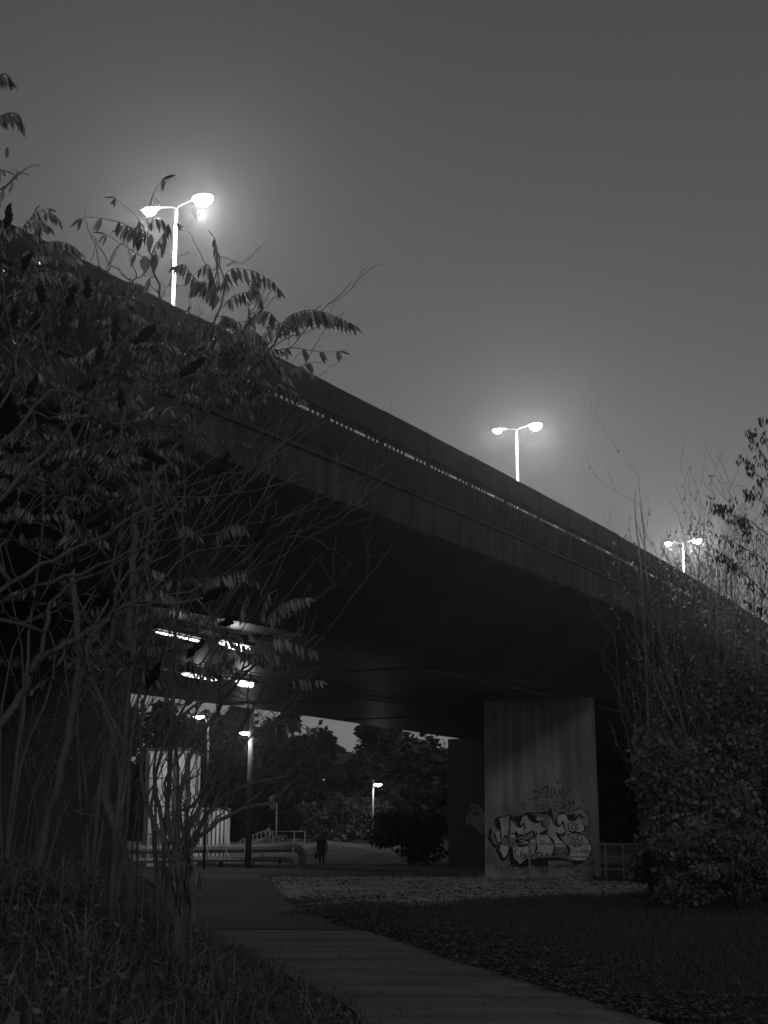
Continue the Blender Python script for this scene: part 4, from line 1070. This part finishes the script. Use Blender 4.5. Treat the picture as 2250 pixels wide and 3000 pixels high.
bush('leafy_bush', Vector((gp_(1080, 104).x, 105, 1.1)), 3.0, 2.5, 3.4, 6000, .3, 'bush under the small distant street lamp', 'bushes beyond the bridge', 'farleaf', 18)
bush('leafy_bush', gp_(790, 99), 1.4, 1.2, 1.9, 2500, .2, 'low bush behind the sloping handrail', 'bushes beyond the bridge', 'bushleaf', 10)
for u, y, vt, w_, lab in ((1790, 105, 2120, 5.5, 'dark tree seen between the graffiti pier and the leafy bush'), (1960, 112, 2080, 6, 'dark tree hidden behind the right-hand bushes'),
                          (950, 132, 2115, 3.6, 'tree standing behind the walking person'), (1185, 110, 2080, 4.5, 'broad tree filling the gap left of the far pier'), (1290, 120, 2110, 5.5, 'tree half hidden behind the far pier'),
                          (1100, 150, 2130, 3.6, 'bare-topped tree under the deck edge above the distant lamp'), (880, 122, 2100, 3.4, 'tree left of the dark spires'), (825, 128, 2105, 3.4, 'narrow tree behind the round sign'),
                          (765, 133, 2040, 4.2, 'tall tree rising right of the concrete lamp post'), (690, 138, 2095, 4.0, 'tree behind the concrete lamp post'), (610, 128, 2060, 4, 'tree behind the low white container'),
                          (520, 125, 2010, 5.5, 'tree behind the pale shed'), (400, 120, 1990, 6.5, 'leftmost of the trees behind the bridge')):
    far_tree(u, y, vt, w_, 9000, .6, lab, z0=.0)
conifer(gp_(965, 135), 9.3, 1.3, 'slim dark spire of a conifer left of the distant lamp')
conifer(gp_(1000, 140), 10.0, 1.3, 'taller slim conifer, nearest the distant lamp')
conifer(gp_(920, 142), 9.0, 1.4, 'dark conifer, leftmost of the three spires')
conifer(gp_(815, 110), 2.7, .35, 'narrow dark cypress beside the round sign')
conifer(gp_(850, 112), 3.2, .3, 'narrow dark cypress over the rail frame')
# hills
mb = MB()
for j, (y, hh) in enumerate(((190, 0), (230, 7), (300, 13), (420, 16), (700, 18))):
    for i in range(41):
        x = -400 + 20 * i; mb.v.append(Vector((x * (1 + j * .3), y, (hh + (2.5 * noise.noise(Vector((x * .02, y * .02, 1))) if hh else -.5)))))
for j in range(4):
    for i in range(40): a = j * 41 + i; mb.f.append((a, a + 1, a + 42, a + 41))
tag(mb.build('hill', M['darkleaf'], smooth=True), 'low dark wooded hill on the horizon', kind='structure')
# far apartment house with one lit window
hb = gp_(935, 128); wz = R(935, 2280, 127).z
ho = thing('house', hb, 'far dark house showing one small lit window between the trees', 'house')
mb = MB(); mb.abox(hb.x - 2.5, hb.x + 2.5, 128, 134, 0, wz + 1.2); mb.build('wall', M['darkleaf'], ho)
mb = MB(); z1 = wz + 1.2
mb.v += [Vector((hb.x - 2.8, 127.6, z1)), Vector((hb.x + 2.8, 127.6, z1)), Vector((hb.x + 2.8, 134.4, z1)), Vector((hb.x - 2.8, 134.4, z1)), Vector((hb.x - 2.8, 131, z1 + 1.2)), Vector((hb.x + 2.8, 131, z1 + 1.2))]
mb.f += [(0, 1, 5, 4), (2, 3, 4, 5), (1, 2, 5), (3, 0, 4), (0, 3, 2, 1)]; mb.build('roof', M['darkmetal'], ho)
mb = MB()
for q in range(4): mb.abox(hb.x - .5 + q * .27, hb.x - .4 + q * .27, 127.93, 127.98, wz - .35 , wz + .2 + .2 * (q % 2))
mb.build('window', E_WIN, ho)

# ------------------------------------------------------------------ ground cover
def blades(name, m, N, samp, lmin, lmax, w, lean, label, seg=3):
    V, Fc = [], []
    for k in range(N):
        s_ = samp()
        if s_ is None: continue
        x, y = s_; z = gz(x, y) - .03; a = ru(0, 6.28); L = ru(lmin, lmax); le = ru(0, lean); b = ru(0, 6.28)
        dx, dy = math.cos(a) * le, math.sin(a) * le; wx, wy = math.cos(b) * w, math.sin(b) * w
        n0 = len(V)
        for q in range(seg):
            f_ = q / seg; k2 = 1 - .5 * f_
            cx, cy, cz = x + dx * L * f_ * f_, y + dy * L * f_ * f_, z + L * f_ * (1 - .35 * le * f_)
            V.append((cx - wx * k2, cy - wy * k2, cz)); V.append((cx + wx * k2, cy + wy * k2, cz))
        V.append((x + dx * L, y + dy * L, z + L * (1 - .35 * le - .1 * le)))
        for q in range(seg - 1): a_ = n0 + 2 * q; Fc.append((a_, a_ + 1, a_ + 3, a_ + 2))
        a_ = n0 + 2 * (seg - 1); Fc.append((a_, a_ + 1, a_ + 2))
    me = bpy.data.meshes.new(name); me.from_pydata(V, [], Fc); me.materials.append(m); me.update()
    o = bpy.data.objects.new(name, me); C.objects.link(o); tag(o, label, 'grass', kind='stuff'); return o
def s_bank():
    y = 3.6 + 26 * rnd() ** 1.7; d = 6.5 * rnd(); x = interp_edge(left_edge, y) - d + .12
    if noise.noise(Vector((x * 1.7, y * 1.7, 9))) < -.25 and rnd() < .7: return None
    if abs(x) > y * .31 + .6: return None
    return x, y
blades('tall_grass', M['dgrass'], 30000, s_bank, .12, .46, .005, 2.0, 'tangled tall dry grass on the left bank under the thicket')
V_ = MB()
k = 0
while k < 36000:
    y = 3.8 + 24 * rnd() ** 1.6; d = 6 * rnd(); x = interp_edge(left_edge, y) - d - .02
    if abs(x) > y * .31 + .6: k += 1; continue
    dens = noise.noise(Vector((x * 2.2, y * 2.2, 4))) ; k += 1
    if dens < -.12: continue
    p = Vector((x, y, gz(x, y) + rnd() ** 1.5 * (.14 + .38 * max(0, dens)) * sm(d / .6 + .3)))
    a = ru(0, 6.28); dd = Vector((math.cos(a), math.sin(a), ru(-.7, .5))).normalized(); L = ru(.025, .085); s_ = dd.cross(Z).normalized() + Z * ru(-.5, .5)
    V_.quad(p, p + dd * L * .45 + s_ * L * .33, p + dd * L, p + dd * L * .45 - s_ * L * .33)
tag(V_.build('undergrowth', M['bushleaf']), 'leafy weeds mixed into the grass of the left bank', 'undergrowth', kind='stuff')
def s_lawn():
    y = 12 + 32 * rnd() ** 1.5; x0 = interp_edge(right_edge, y) + .12; x = x0 + (y * .3 + 2 - x0) * rnd()
    if y > 34 and rnd() < .6: return None
    return x, y
blades('lawn_grass', M['grass'], 60000, s_lawn, .04, .13, .005, .8, 'short dark lawn grass right of the path', 2)
def s_ge():
    y = 30.5 + 15 * rnd(); a, b = gravel_x(y); return b + random.gauss(0, .55), y + random.gauss(0, .3)
blades('lawn_grass', M['grass'], 9000, s_ge, .08, .24, .008, 1.4, 'rough grass tufts along the ragged edge of the gravel', 2)
def leaves(name, N, samp, label, s=(.04, .09)):
    mb = MB()
    for k in range(N):
        x, y = samp(); z = gz(x, y) + .02; a = ru(0, 6.28); L = ru(*s); d = Vector((math.cos(a), math.sin(a), ru(-.25, .35))); s_ = Vector((-d.y, d.x, ru(-.5, .5)))
        p = Vector((x, y, z + .02)); mb.quad(p, p + d * L * .5 + s_ * L * .35, p + d * L, p + d * L * .5 - s_ * L * .35)
    o = mb.build(name, M['litter']); tag(o, label, 'leaves', kind='stuff'); return o
def s_edge():
    while True:
        y = 12.5 + 26 * rnd() ** 1.3; w_ = .5 + y * .02; x = interp_edge(right_edge, y) + abs(random.gauss(0, w_)) - .1
        if noise.noise(Vector((x * 1.3, y * 1.1, 11))) > ru(-.35, .25): return x, y
leaves('fallen_leaves', 9000, s_edge, 'fallen leaves gathered along the right edge of the path')
def s_grav():
    y = ru(33, 60); a, b = gravel_x(y); return ru(a, b), y
leaves('fallen_leaves', 2600, s_grav, 'fallen leaves scattered over the pale gravel', (.06, .16))
def s_path():
    y = 12.5 + 25 * rnd(); a, b = interp_edge(left_edge, y), interp_edge(right_edge, y); q = rnd(); q = q ** 2.2 if rnd() < .5 else 1 - q ** 2.2; return a + (b - a) * q, y
leaves('fallen_leaves', 300, s_path, 'a few fallen leaves lying on the asphalt path', (.03, .06))

# ------------------------------------------------------------------ hazy air
mb = MB(); mb.abox(-420, 420, -30, 900, -1.5, 32)
me = bpy.data.meshes.new('haze'); me.from_pydata([tuple(v) for v in mb.v], [], mb.f)
hm = bpy.data.materials.new('haze_air'); hm.use_nodes = True; t_ = hm.node_tree; t_.nodes.clear()
ho_ = t_.nodes.new('ShaderNodeOutputMaterial'); pv = t_.nodes.new('ShaderNodeVolumePrincipled')
pv.inputs['Color'].default_value = (.9, .9, .9, 1); pv.inputs['Density'].default_value = .0005; pv.inputs['Anisotropy'].default_value = .87
t_.links.new(pv.outputs[0], ho_.inputs['Volume']); me.materials.append(hm)
hz = bpy.data.objects.new('haze', me); C.objects.link(hz); tag(hz, 'thin misty night air glowing around the lamps', 'haze', kind='stuff')
